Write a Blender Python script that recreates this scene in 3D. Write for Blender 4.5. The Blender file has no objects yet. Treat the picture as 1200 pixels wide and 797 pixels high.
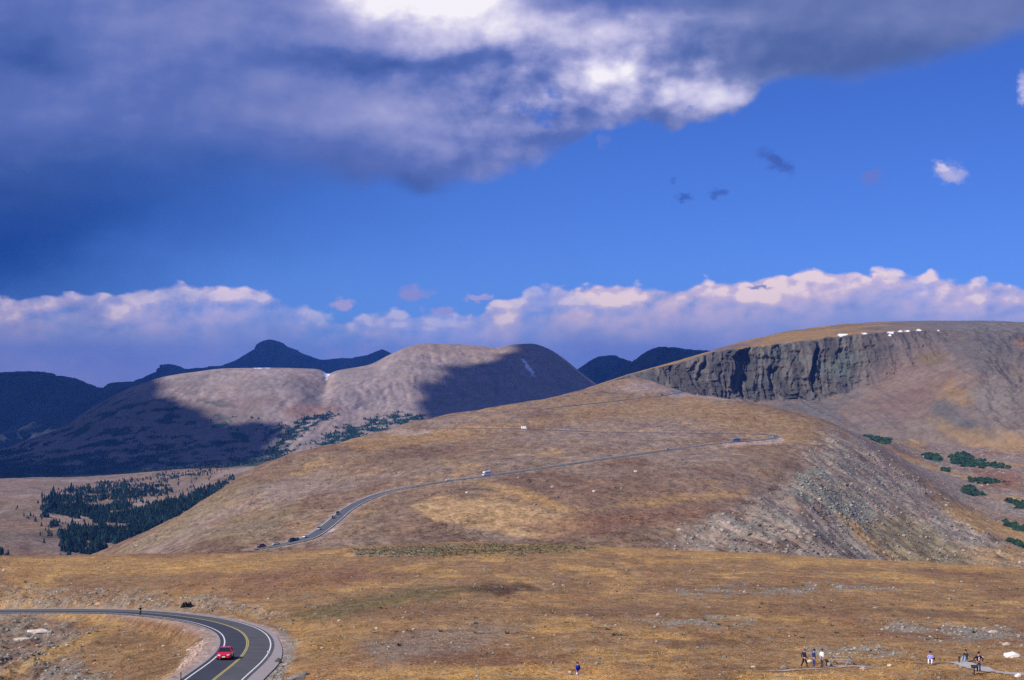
import bpy, bmesh, math, random
import numpy as np
from mathutils import Vector, Matrix

random.seed(7)
RNG = np.random.default_rng(11)
C = bpy.context.scene.collection
SC = bpy.context.scene
PI = math.pi

# ------------------------------------------------------------------ camera
F = 2000.0                      # focal length in pixels of the 1200 px wide photograph
TH = math.atan(41.5 / F)        # the camera looks up a little
CT, ST = math.cos(TH), math.sin(TH)
cam_d = bpy.data.cameras.new('camera')
cam_d.sensor_width = 36.0
cam_d.lens = F / 1200.0 * 36.0
cam_d.clip_start = 0.5
cam_d.clip_end = 150000.0
cam = bpy.data.objects.new('camera', cam_d)
cam.location = (0, 0, 0)
cam.rotation_euler = (PI / 2 + TH, 0, 0)
C.objects.link(cam)
SC.camera = cam

# ------------------------------------------------------------------ light
SUN_EL = math.radians(40)
SUN_H = Vector((-0.78, -0.62, 0)).normalized()
SUN = Vector((SUN_H.x * math.cos(SUN_EL), SUN_H.y * math.cos(SUN_EL), math.sin(SUN_EL)))
sd = bpy.data.lights.new('sun', 'SUN')
sd.energy = 5.0
sd.angle = math.radians(0.53)
sd.color = (1.0, 0.93, 0.84)
so = bpy.data.objects.new('sun', sd)
so.rotation_euler = (-SUN).to_track_quat('-Z', 'Y').to_euler()
so.location = (0, 0, 60)
C.objects.link(so)
SC.view_settings.view_transform = 'Standard'
SC.view_settings.look = 'None'
EXPO = 0.16
SC.view_settings.exposure = EXPO
SC.view_settings.gamma = 1.0
SC.view_settings.use_curve_mapping = False
SC.render.engine = 'CYCLES'
SC.cycles.use_denoising = False
try:
    SC.cycles.denoiser = 'OPENIMAGEDENOISE'
    SC.cycles.denoising_input_passes = 'RGB_ALBEDO_NORMAL'
except Exception:
    pass
SC.cycles.max_bounces = 4
SC.cycles.volume_bounces = 0
SC.cycles.use_adaptive_sampling = False


def lin(r, g, b):
    f = lambda c: (c / 255 / 12.92) if c / 255 <= 0.04045 else ((c / 255 + 0.055) / 1.055) ** 2.4
    return (f(r), f(g), f(b))


def pdir(px, py):
    """slopes x/y and z/y of the ray through a photograph position"""
    a = (px - 600.0) / F
    b = (398.5 - py) / F
    dy = CT - b * ST
    return a / dy, (ST + b * CT) / dy


def pangle(px, py):
    m, e = pdir(px, py)
    return math.atan(m), math.asin(e / math.sqrt(1 + m * m + e * e))


def proj(x, y, z):
    """photograph position of world points (numpy)"""
    d = y * CT + z * ST
    return 600 + F * x / d, 398.5 - F * (-y * ST + z * CT) / d


# ------------------------------------------------------------------ sky
SKY_STRENGTH = 0.1
W = bpy.data.worlds.new('World')
SC.world = W
W.use_nodes = True
WT = W.node_tree
WT.nodes.clear()


class S:
    """a node socket with arithmetic"""
    tree = None

    def __init__(self, s): self.s = s

    @staticmethod
    def op(kind, *a, clamp=False):
        n = S.tree.nodes.new('ShaderNodeMath')
        n.operation = kind
        n.use_clamp = clamp
        for i, v in enumerate(a):
            if isinstance(v, S): S.tree.links.new(v.s, n.inputs[i])
            else: n.inputs[i].default_value = v
        return S(n.outputs[0])

    def __add__(self, o): return S.op('ADD', self, o)
    def __radd__(self, o): return S.op('ADD', self, o)
    def __sub__(self, o): return S.op('SUBTRACT', self, o)
    def __rsub__(self, o): return S.op('SUBTRACT', o, self)
    def __mul__(self, o): return S.op('MULTIPLY', self, o)
    def __rmul__(self, o): return S.op('MULTIPLY', self, o)
    def __truediv__(self, o): return S.op('DIVIDE', self, o)
    def clamp(self): return S.op('ADD', self, 0.0, clamp=True)


def sstep(x, a, b):
    n = S.tree.nodes.new('ShaderNodeMapRange')
    n.interpolation_type = 'SMOOTHSTEP'
    S.tree.links.new(x.s, n.inputs['Value'])
    for k, v in (('From Min', a), ('From Max', b)):
        if isinstance(v, S): S.tree.links.new(v.s, n.inputs[k])
        else: n.inputs[k].default_value = v
    return S(n.outputs['Result'])


def vec2(u, v, w=0.0):
    n = S.tree.nodes.new('ShaderNodeCombineXYZ')
    for i, q in enumerate((u, v, w)):
        if isinstance(q, S): S.tree.links.new(q.s, n.inputs[i])
        else: n.inputs[i].default_value = q
    return S(n.outputs[0])


def noise(v, scale, detail=6, rough=0.55, distort=0.0, dim='3D'):
    n = S.tree.nodes.new('ShaderNodeTexNoise')
    n.noise_dimensions = dim
    S.tree.links.new(v.s, n.inputs['Vector'])
    n.inputs['Scale'].default_value = scale
    n.inputs['Detail'].default_value = detail
    n.inputs['Roughness'].default_value = rough
    n.inputs['Distortion'].default_value = distort
    return S(n.outputs['Fac'])


def noise2(v, scale, detail=6, rough=0.55):
    return noise(v, scale, detail, rough, 0.0, '2D')


def billows(v, scale, detail=3, rough=0.5, smooth=0.6):
    n = S.tree.nodes.new('ShaderNodeTexVoronoi')
    n.feature = 'SMOOTH_F1'
    n.voronoi_dimensions = '2D'
    n.normalize = True
    S.tree.links.new(v.s, n.inputs['Vector'])
    n.inputs['Scale'].default_value = scale
    n.inputs['Detail'].default_value = detail
    n.inputs['Roughness'].default_value = rough
    n.inputs['Smoothness'].default_value = smooth
    return 1.0 - S(n.outputs['Distance'])


def ramp(x, stops, interp='LINEAR'):
    n = S.tree.nodes.new('ShaderNodeValToRGB')
    n.color_ramp.interpolation = interp
    el = n.color_ramp.elements
    while len(el) < len(stops): el.new(0.5)
    for e, (p, c) in zip(el, stops):
        e.position = p
        e.color = (*c, 1)
    S.tree.links.new(x.s, n.inputs['Fac'])
    return S(n.outputs['Color'])


def mixc(f, a, b, mode='MIX'):
    n = S.tree.nodes.new('ShaderNodeMix')
    n.data_type = 'RGBA'
    n.blend_type = mode
    n.clamp_factor = True
    for sock, v in ((n.inputs[0], f), (n.inputs[6], a), (n.inputs[7], b)):
        if isinstance(v, S): S.tree.links.new(v.s, sock)
        elif isinstance(v, (int, float)): sock.default_value = v
        else: sock.default_value = (*v, 1)
    return S(n.outputs[2])


def fcurve(x, pts, lo, hi):
    """piecewise smooth curve through pts (x in radians of azimuth, y any)"""
    n = S.tree.nodes.new('ShaderNodeFloatCurve')
    cv = n.mapping.curves[0]
    ys = [p[1] for p in pts]
    y0, y1 = min(ys), max(ys)
    P = [((p[0] - lo) / (hi - lo), (p[1] - y0) / (y1 - y0 + 1e-9)) for p in pts]
    cv.points[0].location = P[0]
    cv.points[1].location = P[-1]
    for p in P[1:-1]: cv.points.new(*p)
    n.mapping.update()
    t = (x - lo) / (hi - lo)
    S.tree.links.new(t.clamp().s, n.inputs['Value'])
    return S(n.outputs['Value']) * (y1 - y0) + y0


def build_sky():
    S.tree = WT
    tc = WT.nodes.new('ShaderNodeTexCoord')
    sp = WT.nodes.new('ShaderNodeSeparateXYZ')
    WT.links.new(tc.outputs['Generated'], sp.inputs[0])
    x, y, z = (S(sp.outputs[i]) for i in range(3))
    U = S.op('ARCTAN2', x, y)                       # azimuth from north, radians
    V = S.op('ARCSINE', z)                          # elevation, radians
    K = 1 / F                                       # one photograph pixel in radians
    P0 = vec2(U * F, V * F * 1.5)                   # sky coordinates
    # domain warp gives the ragged outlines
    wa = noise2(P0, 1 / 90, 5, 0.55) - 0.5
    wb = noise2(P0 + 0.0 if False else vec2(U * F + 913.0, V * F * 1.5 + 377.0), 1 / 90, 5, 0.55) - 0.5
    Uw = U + wa * (70 * K)
    Vw = V + wb * (52 * K)
    U1 = U + wa * (26 * K)
    V1 = V + wb * (22 * K)
    lo, hi = -0.45, 0.45

    def cpt(px, py): return pangle(px, py)

    def blob(px, py, rx, ry, uu=None, vv=None, tilt=0.0):
        u0, v0 = cpt(px, py)
        uu = Uw if uu is None else uu
        vv = Vw if vv is None else vv
        a = (uu - u0)
        b = (vv - v0)
        if tilt:
            c, s = math.cos(tilt), math.sin(tilt)
            a, b = a * c + b * s, b * c - a * s
        a = a / (rx * K)
        b = b / (ry * K)
        return S.op('EXPONENT', (a * a + b * b) * -1.0)

    def edge(pts, uu):
        return fcurve(uu, [cpt(*p) for p in pts], lo, hi)

    # clear sky
    sky = WT.nodes.new('ShaderNodeTexSky')
    sky.sky_type = 'NISHITA'
    sky.sun_disc = False
    sky.sun_elevation = SUN_EL
    sky.sun_rotation = math.atan2(SUN_H.x, SUN_H.y)
    sky.altitude = 3600
    sky.air_density = 1.0
    sky.dust_density = 0.3
    sky.ozone_density = 2.0
    clear = mixc(1.0, S(sky.outputs[0]), SKY_TINT, 'MULTIPLY')

    def E(r, g, b):
        c = lin(r, g, b)
        return tuple(v / SKY_STRENGTH / 2 ** EXPO for v in c)

    # ---- rain veil hanging below the storm cloud
    veil = (blob(-70, 290, 240, 120) * 0.95 + blob(150, 230, 280, 60) * 0.4).clamp()
    col = mixc(veil, clear, E(26, 68, 146))

    # ---- bank of cumulus along the horizon
    n_a = noise2(P0, 1 / 46, 7, 0.62)
    n_b = noise2(vec2(U * F + 9.0, V * F * 1.5 - 14.0), 1 / 46, 7, 0.62)
    PW = vec2(U * F + wa * 30.0, V * F * 1.5 + wb * 30.0)
    billow = billows(PW, 1 / 40, 1, 0.55, 0.35)
    bil2 = billows(vec2(U * F + wa * 30.0 + 7.0, V * F * 1.5 + wb * 30.0 - 9.0), 1 / 40, 1, 0.55, 0.35)
    top = edge([(-300, 350), (0, 350), (60, 347), (150, 346), (220, 337), (300, 338), (335, 349), (370, 368), (420, 374), (470, 366),
                (520, 368), (570, 360), (600, 354), (640, 338), (700, 335), (760, 337), (850, 328), (900, 325), (980, 318),
                (1050, 320), (1130, 327), (1200, 332), (1500, 350)], U)
    hgt = top - V + (billow - 0.62) * (34 * K) + (n_a - 0.5) * (14 * K)     # depth below the top of the bank
    bank_a = sstep(hgt, 0 * K, 7 * K)
    bank_str = fcurve(U, [cpt(p, 440)[:1] + (q,) for p, q in ((-300, .8), (0, .72), (150, .8), (320, .75), (370, .5), (480, .5), (570, .65),
                                                              (620, .92), (1000, .95), (1200, .9), (1500, .9))], lo, hi)
    soft = 0.9 + 3.2 * (noise2(P0, 1 / 90, 5, 0.6) - 0.5) + sstep(U, 0.0, 0.12) * 0.35
    bank_a = bank_a * bank_str * (soft.clamp() * 0.75 + 0.30)
    rim = sstep(hgt, 75 * K, 0.0)
    lit = (rim * 0.34 + (n_a - n_b) * 1.2 * rim + (billow - bil2) * 1.5 * rim + (billow - 0.6) * 0.5 * rim + (noise2(P0, 1 / 120, 4, 0.55) - 0.42) * 1.1 + blob(680, 352, 95, 20) * 0.34
           + blob(250, 347, 70, 9) * 0.28 + blob(950, 335, 170, 14) * 0.14 - blob(60, 395, 120, 30) * 0.25 - blob(700, 425, 300, 26) * 0.3 + 0.27).clamp()
    bcol = ramp(lit, [(0.0, E(132, 152, 218)), (0.3, E(160, 170, 224)), (0.55, E(190, 184, 226)), (0.8, E(214, 196, 224)), (1.0, E(250, 226, 230))])
    col = mixc(bank_a.clamp(), col, bcol)
    # haze down to the horizon
    hz = sstep(V, cpt(600, 380)[1], cpt(600, 450)[1])
    col = mixc(hz * 0.5, col, E(150, 154, 224))
    wc = noise2(P0, 1 / 22, 5, 0.6) - 0.5
    wd = noise2(vec2(U * F + 431.0, V * F * 1.5 + 77.0), 1 / 22, 5, 0.6) - 0.5
    U2 = U1 + wc * (30 * K)
    V2 = V1 + wd * (24 * K)
    # small puffs above the bank
    for (px, py, rx, ry, c, st) in ((400, 355, 17, 8, (176, 168, 218), 1.0), (487, 343, 22, 10, (150, 152, 216), .95), (560, 352, 20, 4, (178, 172, 222), .9),
                                    (516, 364, 14, 5, (170, 164, 216), .8), (895, 339, 18, 4, (112, 126, 190), .8)):
        a = sstep(blob(px, py, rx, ry, U2, V2), 0.25, 0.85) * st
        col = mixc(a, col, E(*c))
    # ---- small loose clouds in the blue
    for (px, py, rx, ry, c, st, tl) in ((911, 191, 24, 13, (66, 96, 178), .9, -0.6), (806, 232, 15, 6, (58, 92, 178), .75, 0), (842, 226, 9, 7, (62, 94, 178), .7, 0),
                                        (790, 211, 7, 5, (66, 100, 188), .5, 0), (1021, 206, 15, 9, (112, 124, 198), .7, 0.4), (1111, 200, 20, 13, (176, 178, 226), 1., -0.5),
                                        (1104, 194, 11, 7, (214, 206, 236), .9, -0.3), (1203, 102, 11, 22, (190, 190, 232), .9, 0.2), (706, 163, 9, 7, (110, 130, 205), .5, 0)):
        a = sstep(blob(px, py, rx, ry, U2, V2, tl), 0.22, 0.95) * st
        col = mixc(a, col, E(*c))

    # ---- the storm cloud and the grey deck
    low = edge([(-300, 330), (0, 300), (100, 272), (200, 252), (300, 236), (380, 226), (440, 224), (490, 231), (540, 222), (600, 203), (650, 186),
                (684, 166), (700, 148), (760, 146), (810, 146), (850, 139), (884, 116), (905, 98), (950, 96), (1010, 96), (1080, 84), (1130, 70),
                (1200, 46), (1300, 16), (1500, -40)], U + wa * (34 * K))
    wid = fcurve(U, [cpt(p, 440)[:1] + (q * K,) for p, q in ((-300, 150), (0, 130), (250, 100), (370, 60), (450, 22), (600, 22), (680, 16), (800, 9),
                                                             (890, 15), (1000, 22), (1200, 30), (1500, 40))], lo, hi)
    amp = fcurve(U, [cpt(p, 440)[:1] + (q * K,) for p, q in ((-300, 30), (300, 46), (480, 44), (650, 60), (800, 54), (890, 46), (960, 26), (1200, 26), (1500, 50))], lo, hi)
    n_c = noise2(P0, 1 / 85, 7, 0.54)
    cmask = (blob(760, 96, 150, 70, U1, V1) + blob(570, 195, 110, 36, U1, V1) * 0.55 + blob(560, 90, 120, 60, U1, V1) * 0.3).clamp()
    PC = vec2(U * F + wa * 44.0, V * F * 1.35 + wb * 44.0)
    q1 = billows(PC, 1 / 84, 2, 0.45, 0.5)
    q2 = billows(vec2(U * F + wa * 44.0 + 13.0, V * F * 1.35 + wb * 44.0 - 15.0), 1 / 84, 2, 0.45, 0.5)
    d = V - low + (n_c - 0.5) * amp * 0.9 + (q1 - 0.62) * (46 * K) * cmask
    deck = sstep(d, -0.12 * wid, wid)
    hole = sstep(blob(612, 124, 26, 9, U2, V2, -0.5) + blob(634, 140, 22, 9, U2, V2, 0.7) + blob(648, 108, 12, 9, U2, V2) * 0.7 + blob(812, 128, 11, 5, U2, V2) * 0.9 + (n_c - 0.5) * 1.5, 0.45, 1.2) * 0.75
    deck = (deck - hole).clamp()
    n_d = noise2(vec2(U * F + 16.0, V * F * 1.5 - 20.0), 1 / 85, 7, 0.54)
    shade = n_c - n_d
    wide = noise2(vec2(U * F, V * F * 2.6), 1 / 230, 3, 0.5) - 0.5
    B = (0.40 + wide * 0.24
         + blob(500, -4, 90, 26) * 0.85 + blob(430, -10, 60, 22) * 0.30 + blob(585, 24, 60, 30) * 0.26 + blob(470, 40, 150, 26) * 0.18
         - blob(440, 74, 110, 13) * 0.22 - blob(560, 62, 60, 10) * 0.10 - blob(40, 60, 60, 34) * 0.22 + blob(330, 150, 200, 60) * 0.03
         + blob(600, 96, 70, 26) * 0.08 + blob(665, 40, 70, 26) * 0.15 + blob(725, 74, 52, 24) * 0.42 + blob(745, 112, 90, 26) * 0.30 + blob(845, 112, 40, 24) * 0.28
         + blob(760, 24, 120, 16) * 0.2 - blob(495, 222, 50, 16) * 0.16 - blob(900, 60, 130, 28) * 0.06 - blob(1080, 62, 130, 22) * 0.1
         - blob(0, 240, 260, 80) * 0.24 - blob(300, 200, 200, 30) * 0.1 + blob(590, 180, 70, 22) * 0.08 + blob(470, 132, 110, 40) * 0.13 + blob(200, 40, 150, 50) * 0.09
         + ((q1 - q2) * 0.55 + (q1 - 0.62) * 0.30) * (cmask * 0.85 + 0.07) + shade * (0.15 + 0.7 * (blob(730, 95, 130, 60) + blob(590, 120, 120, 80) * 0.5 + blob(520, 20, 160, 40) * 0.4))).clamp()
    dcol = ramp(B, [(0.0, E(38, 68, 132)), (0.2, E(62, 90, 158)), (0.4, E(94, 114, 182)), (0.58, E(146, 152, 204)), (0.78, E(204, 200, 232)), (1.0, E(255, 250, 255))])
    grey = sstep(U, cpt(700, 60)[0], cpt(900, 60)[0]) * 0.75
    gcol = ramp(B, [(0.0, E(52, 76, 136)), (0.3, E(86, 106, 160)), (0.5, E(124, 136, 184)), (0.75, E(204, 200, 232)), (1.0, E(255, 252, 255))])
    dcol = mixc(grey, dcol, gcol)
    # the virga side of the storm is half transparent
    col = mixc(deck * 0.97, col, dcol)
    bg = WT.nodes.new('ShaderNodeBackground')
    bg.inputs['Strength'].default_value = SKY_STRENGTH
    WT.links.new(col.s, bg.inputs['Color'])
    out = WT.nodes.new('ShaderNodeOutputWorld')
    WT.links.new(bg.outputs[0], out.inputs['Surface'])


SKY_TINT = (0.245, 0.415, 0.94)
build_sky()
W.cycles.sampling_method = 'MANUAL'
W.cycles.sample_map_resolution = 512

# ------------------------------------------------------------------ numpy noise
def _hash(ix, iy, seed):
    h = (ix.astype(np.int64) * 374761393 + iy.astype(np.int64) * 668265263 + seed * 974711) & 0xffffffff
    h = ((h ^ (h >> 13)) * 1274126177) & 0xffffffff
    return (h ^ (h >> 16)) & 0xffff


def perlin(x, y, seed=0):
    x = np.asarray(x, float); y = np.asarray(y, float)
    ix, iy = np.floor(x), np.floor(y)
    fx, fy = x - ix, y - iy
    u = fx * fx * fx * (fx * (fx * 6 - 15) + 10)
    v = fy * fy * fy * (fy * (fy * 6 - 15) + 10)

    def g(dx, dy):
        a = _hash(ix + dx, iy + dy, seed) * (2 * PI / 65536)
        return np.cos(a) * (fx - dx) + np.sin(a) * (fy - dy)
    n0 = g(0, 0) * (1 - u) + g(1, 0) * u
    n1 = g(0, 1) * (1 - u) + g(1, 1) * u
    return (n0 * (1 - v) + n1 * v) * 1.5


def fbm(x, y, octaves=5, seed=0, gain=0.5, lac=2.03):
    t = 0.0; a = 1.0; s = 0.0
    for i in range(octaves):
        t = t + a * perlin(x, y, seed + i * 17)
        s += a; a *= gain
        x = x * lac + 13.7; y = y * lac + 7.1
    return t / s * 1.4


def ridged(x, y, octaves=5, seed=0, gain=0.5, lac=2.1):
    t = 0.0; a = 1.0; s = 0.0
    for i in range(octaves):
        t = t + a * (1 - np.abs(perlin(x, y, seed + i * 31)) * 1.6)
        s += a; a *= gain
        x = x * lac + 3.7; y = y * lac + 9.1
    return t / s


def ss(x, a, b):
    t = np.clip((x - a) / (b - a), 0, 1)
    return t * t * (3 - 2 * t)


def inpoly(px, py, poly):
    """signed: True inside"""
    inside = np.zeros(np.shape(px), bool)
    n = len(poly)
    for i in range(n):
        x0, y0 = poly[i]; x1, y1 = poly[(i + 1) % n]
        c = ((y0 > py) != (y1 > py)) & (px < (x1 - x0) * (py - y0) / (y1 - y0 + 1e-12) + x0)
        inside ^= c
    return inside


def polydist(px, py, poly):
    """distance to the outline, positive inside"""
    d = np.full(np.shape(px), 1e9)
    n = len(poly)
    for i in range(n):
        x0, y0 = poly[i]; x1, y1 = poly[(i + 1) % n]
        dx, dy = x1 - x0, y1 - y0
        t = np.clip(((px - x0) * dx + (py - y0) * dy) / (dx * dx + dy * dy + 1e-12), 0, 1)
        d = np.minimum(d, np.hypot(px - x0 - t * dx, py - y0 - t * dy))
    return np.where(inpoly(px, py, poly), d, -d)


def pmask(px, py, poly, soft=6, warp=6, ws=30, seed=0):
    """a patch of ground cover with a ragged edge"""
    q = np.array(poly, float)
    pad = soft + warp * 1.6 + 2
    sel = (px > q[:, 0].min() - pad) & (px < q[:, 0].max() + pad) & (py > q[:, 1].min() - pad) & (py < q[:, 1].max() + pad)
    out = np.zeros(np.shape(px))
    a, b = px[sel], py[sel]
    if len(a):
        wx = fbm(a / ws, b / ws * 2.0, 4, seed + 5) * warp
        wy = fbm(a / ws + 40, b / ws * 2.0, 4, seed + 9) * warp * 0.5
        out[sel] = ss(polydist(a + wx, b + wy, poly), -soft, soft)
    return out


def lerp3(a, b, t):
    return a + (np.asarray(b, float) - a) * t[..., None]


# ------------------------------------------------------------------ materials
def mat(name, col, rough=0.6, spec=0.3, metal=0.0, vary=0.0, vscale=3.0, emit=None):
    m = bpy.data.materials.new(name)
    m.use_nodes = True
    t = m.node_tree
    b = t.nodes['Principled BSDF']
    b.inputs['Roughness'].default_value = rough
    b.inputs['Specular IOR Level'].default_value = spec
    b.inputs['Metallic'].default_value = metal
    b.inputs['Base Color'].default_value = (*col, 1)
    if vary:
        S.tree = t
        g = t.nodes.new('ShaderNodeNewGeometry')
        n = noise(S(g.outputs['Position']), vscale, 4, 0.6)
        c = mixc(n, tuple(v * (1 - vary) for v in col), tuple(min(1, v * (1 + vary)) for v in col))
        t.links.new(c.s, b.inputs['Base Color'])
    return m


def ground_mat(name, scales, contrast, bump, spec=0.08, stretch=(1, 1, 1), hue=0.25, tint=(1.0, 0.8, 0.62)):
    """ground cover: the mapped albedo with finer clumps and stones on top"""
    m = bpy.data.materials.new(name)
    m.use_nodes = True
    t = m.node_tree
    S.tree = t
    b = t.nodes['Principled BSDF']
    b.inputs['Roughness'].default_value = 0.95
    b.inputs['Specular IOR Level'].default_value = spec
    at = t.nodes.new('ShaderNodeAttribute')
    at.attribute_name = 'albedo'
    g = t.nodes.new('ShaderNodeNewGeometry')
    mp = t.nodes.new('ShaderNodeMapping')
    mp.inputs['Scale'].default_value = stretch
    t.links.new(g.outputs['Position'], mp.inputs['Vector'])
    pos = S(mp.outputs[0])
    n1 = noise(pos, scales[0], 5, 0.65)
    n2 = noise(pos, scales[1], 4, 0.65)
    n3 = noise(pos, scales[2], 5, 0.6)
    k = ((n1 - 0.5) * 2.0 * contrast + (n2 - 0.5) * 2.0 * contrast + 1.0)
    k = S.op('MAXIMUM', k, 0.15)
    base = mixc(1.0, S(at.outputs['Color']), vec2(k, k, k), 'MULTIPLY')
    h = sstep(n3, 0.42, 0.64) * hue
    warm = mixc(1.0, base, tint, 'MULTIPLY')
    col = mixc(h, base, warm)
    t.links.new(col.s, b.inputs['Base Color'])
    bp = t.nodes.new('ShaderNodeBump')
    bp.inputs['Strength'].default_value = 1.0
    bp.inputs['Distance'].default_value = bump
    t.links.new((n1 * 0.6 + n2 * 0.4).s, bp.inputs['Height'])
    t.links.new(bp.outputs[0], b.inputs['Normal'])
    return m


# ------------------------------------------------------------------ mesh helpers
def mesh_obj(name, verts, faces, m=None, parent=None, smooth=False):
    me = bpy.data.meshes.new(name)
    verts = np.asarray(verts, np.float32)
    faces = np.asarray(faces, np.int32)
    k = faces.shape[1]
    me.vertices.add(len(verts)); me.vertices.foreach_set('co', verts.ravel())
    me.loops.add(faces.size); me.loops.foreach_set('vertex_index', faces.ravel())
    me.polygons.add(len(faces))
    me.polygons.foreach_set('loop_start', np.arange(0, faces.size, k, dtype=np.int32))
    me.polygons.foreach_set('use_smooth', np.full(len(faces), smooth))
    me.update(calc_edges=True)
    o = bpy.data.objects.new(name, me)
    C.objects.link(o)
    if m: me.materials.append(m)
    if parent: o.parent = parent
    return o


def grid_faces(nr, nc):
    i = np.arange(nr * nc).reshape(nr, nc)
    return np.stack([i[:-1, :-1], i[:-1, 1:], i[1:, 1:], i[1:, :-1]], -1).reshape(-1, 4)


def set_albedo(o, rgb):
    a = o.data.color_attributes.new('albedo', 'FLOAT_COLOR', 'POINT')
    rgba = np.ones((len(o.data.vertices), 4), np.float32)
    rgba[:, :3] = np.clip(rgb.reshape(-1, 3), 0.004, 0.9)
    a.data.foreach_set('color', rgba.ravel())


def tag(o, label=None, cat=None, group=None, kind=None):
    if label: o['label'] = label
    if cat: o['category'] = cat
    if group: o['group'] = group
    if kind: o['kind'] = kind
    return o


# ------------------------------------------------------------------ terrain sheets
class Sheet:
    """a height field on a fan of azimuths and distances"""

    def __init__(self, px0, px1, dpx, rows):
        self.m = np.array([pdir(p, 440)[0] for p in np.arange(px0, px1 + dpx, dpx)])
        self.Y = np.asarray(rows, float)
        self.MM, self.YY = np.meshgrid(self.m, self.Y)
        self.X = self.MM * self.YY
        self.px = 600 + F * self.MM * 1.0

    def fit(self, pts, kx=150.0, ky=5.0, smooth=0.0):
        P = []
        for (px, py, Y) in pts:
            m, e = pdir(px, py)
            P.append((m * F / kx, math.log(Y) * ky, e))      # the slope z/Y is interpolated
        P = np.array(P)
        n = len(P)

        def phi(r2): return np.where(r2 > 1e-12, 0.5 * r2 * np.log(np.maximum(r2, 1e-12)), 0.0)
        D = ((P[:, None, :2] - P[None, :, :2]) ** 2).sum(-1)
        A = np.zeros((n + 3, n + 3))
        A[:n, :n] = phi(D) + np.eye(n) * smooth
        A[:n, n] = 1; A[:n, n + 1:] = P[:, :2]
        A[n, :n] = 1; A[n + 1:, :n] = P[:, :2].T
        w = np.linalg.solve(A, np.concatenate([P[:, 2], np.zeros(3)]))
        U = self.MM * F / kx
        V = np.log(self.YY) * ky
        e = w[n] + w[n + 1] * U + w[n + 2] * V
        for i in range(n):
            e += w[i] * phi((U - P[i, 0]) ** 2 + (V - P[i, 1]) ** 2)
        self.Z = e * self.YY

    def z(self, x, y):
        x = np.asarray(x, float); y = np.asarray(y, float)
        m = x / y
        j = np.clip((m - self.m[0]) / (self.m[-1] - self.m[0]) * (len(self.m) - 1), 0, len(self.m) - 1.001)
        i = np.clip(np.interp(y, self.Y, np.arange(len(self.Y))), 0, len(self.Y) - 1.001)
        j0 = j.astype(int); i0 = i.astype(int); fj = j - j0; fi = i - i0
        Z = self.Z
        return (Z[i0, j0] * (1 - fi) * (1 - fj) + Z[i0, j0 + 1] * (1 - fi) * fj + Z[i0 + 1, j0] * fi * (1 - fj) + Z[i0 + 1, j0 + 1] * fi * fj)

    def hit(self, px, py, ymin=0.0):
        """the first ground point seen through a photograph position"""
        m, e = pdir(px, py)
        zz = self.z(m * self.Y, self.Y)
        d = zz - e * self.Y
        ok = np.where((d >= 0) & (self.Y > ymin))[0]
        if not len(ok): return None
        k = ok[0]
        if k == 0: Y = self.Y[0]
        else:
            t = d[k - 1] / (d[k - 1] - d[k] + 1e-12)
            t = min(max(t, 0), 1)
            Y = self.Y[k - 1] + t * (self.Y[k] - self.Y[k - 1])
        return Vector((m * Y, Y, float(self.z(m * Y, Y))))

    def screen(self):
        return proj(self.X, self.YY, self.Z)

    def skyline(self):
        _, py = self.screen()
        return py

    def build(self, name, m):
        V = np.stack([self.X, self.YY, self.Z], -1).reshape(-1, 3)
        o = mesh_obj(name, V, grid_faces(*self.X.shape)[:, ::1], m, smooth=True)
        return tag(o, kind='structure')

    def bench(self, line, half, blend, sel=None, drop=0.0):
        """flatten the ground to a road line (N,3)"""
        lx, ly, lz = line.T
        pad = blend + 4
        if sel is None:
            sel = (self.X > lx.min() - pad) & (self.X < lx.max() + pad) & (self.YY > ly.min() - pad) & (self.YY < ly.max() + pad)
        idx = np.where(sel.ravel())[0]
        X = self.X.ravel()[idx]; Y = self.YY.ravel()[idx]; Z = self.Z.ravel()[idx]
        best = np.full(len(idx), 1e9); bz = np.zeros(len(idx))
        for a in range(0, len(idx), 20000):
            s = slice(a, a + 20000)
            d2 = (X[s, None] - lx[None]) ** 2 + (Y[s, None] - ly[None]) ** 2
            k = d2.argmin(1)
            best[s] = np.sqrt(d2[np.arange(len(k)), k]); bz[s] = lz[k]
        t = ss(best, half, blend)
        Zf = self.Z.ravel()
        Zf[idx] = (bz - drop) * (1 - t) + Z * t
        self.Z = Zf.reshape(self.Z.shape)
        D = np.full(self.Z.size, 1e9); D[idx] = best
        return D.reshape(self.Z.shape)


def catmull(pts, step):
    P = np.asarray(pts, float)
    out = []
    for i in range(len(P) - 1):
        p0 = P[max(i - 1, 0)]; p1 = P[i]; p2 = P[i + 1]; p3 = P[min(i + 2, len(P) - 1)]
        n = max(2, int(np.linalg.norm(p2 - p1) / step))
        for t in np.arange(n) / n:
            out.append(0.5 * ((2 * p1) + (-p0 + p2) * t + (2 * p0 - 5 * p1 + 4 * p2 - p3) * t ** 2 + (-p0 + 3 * p1 - 3 * p2 + p3) * t ** 3))
    out.append(P[-1])
    return np.array(out)


def smooth_line(L, n=9, times=2):
    k = np.ones(n) / n
    for _ in range(times):
        pad = n // 2
        Q = np.concatenate([np.repeat(L[:1], pad, 0), L, np.repeat(L[-1:], pad, 0)])
        M = np.stack([np.convolve(Q[:, i], k, 'valid') for i in range(3)], 1)
        M[0] = L[0]; M[-1] = L[-1]
        L = M
    return L


def line_normals(L):
    t = np.gradient(L[:, :2], axis=0)
    t /= np.linalg.norm(t, axis=1)[:, None] + 1e-9
    return np.stack([-t[:, 1], t[:, 0]], 1)          # to the left of travel


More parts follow.
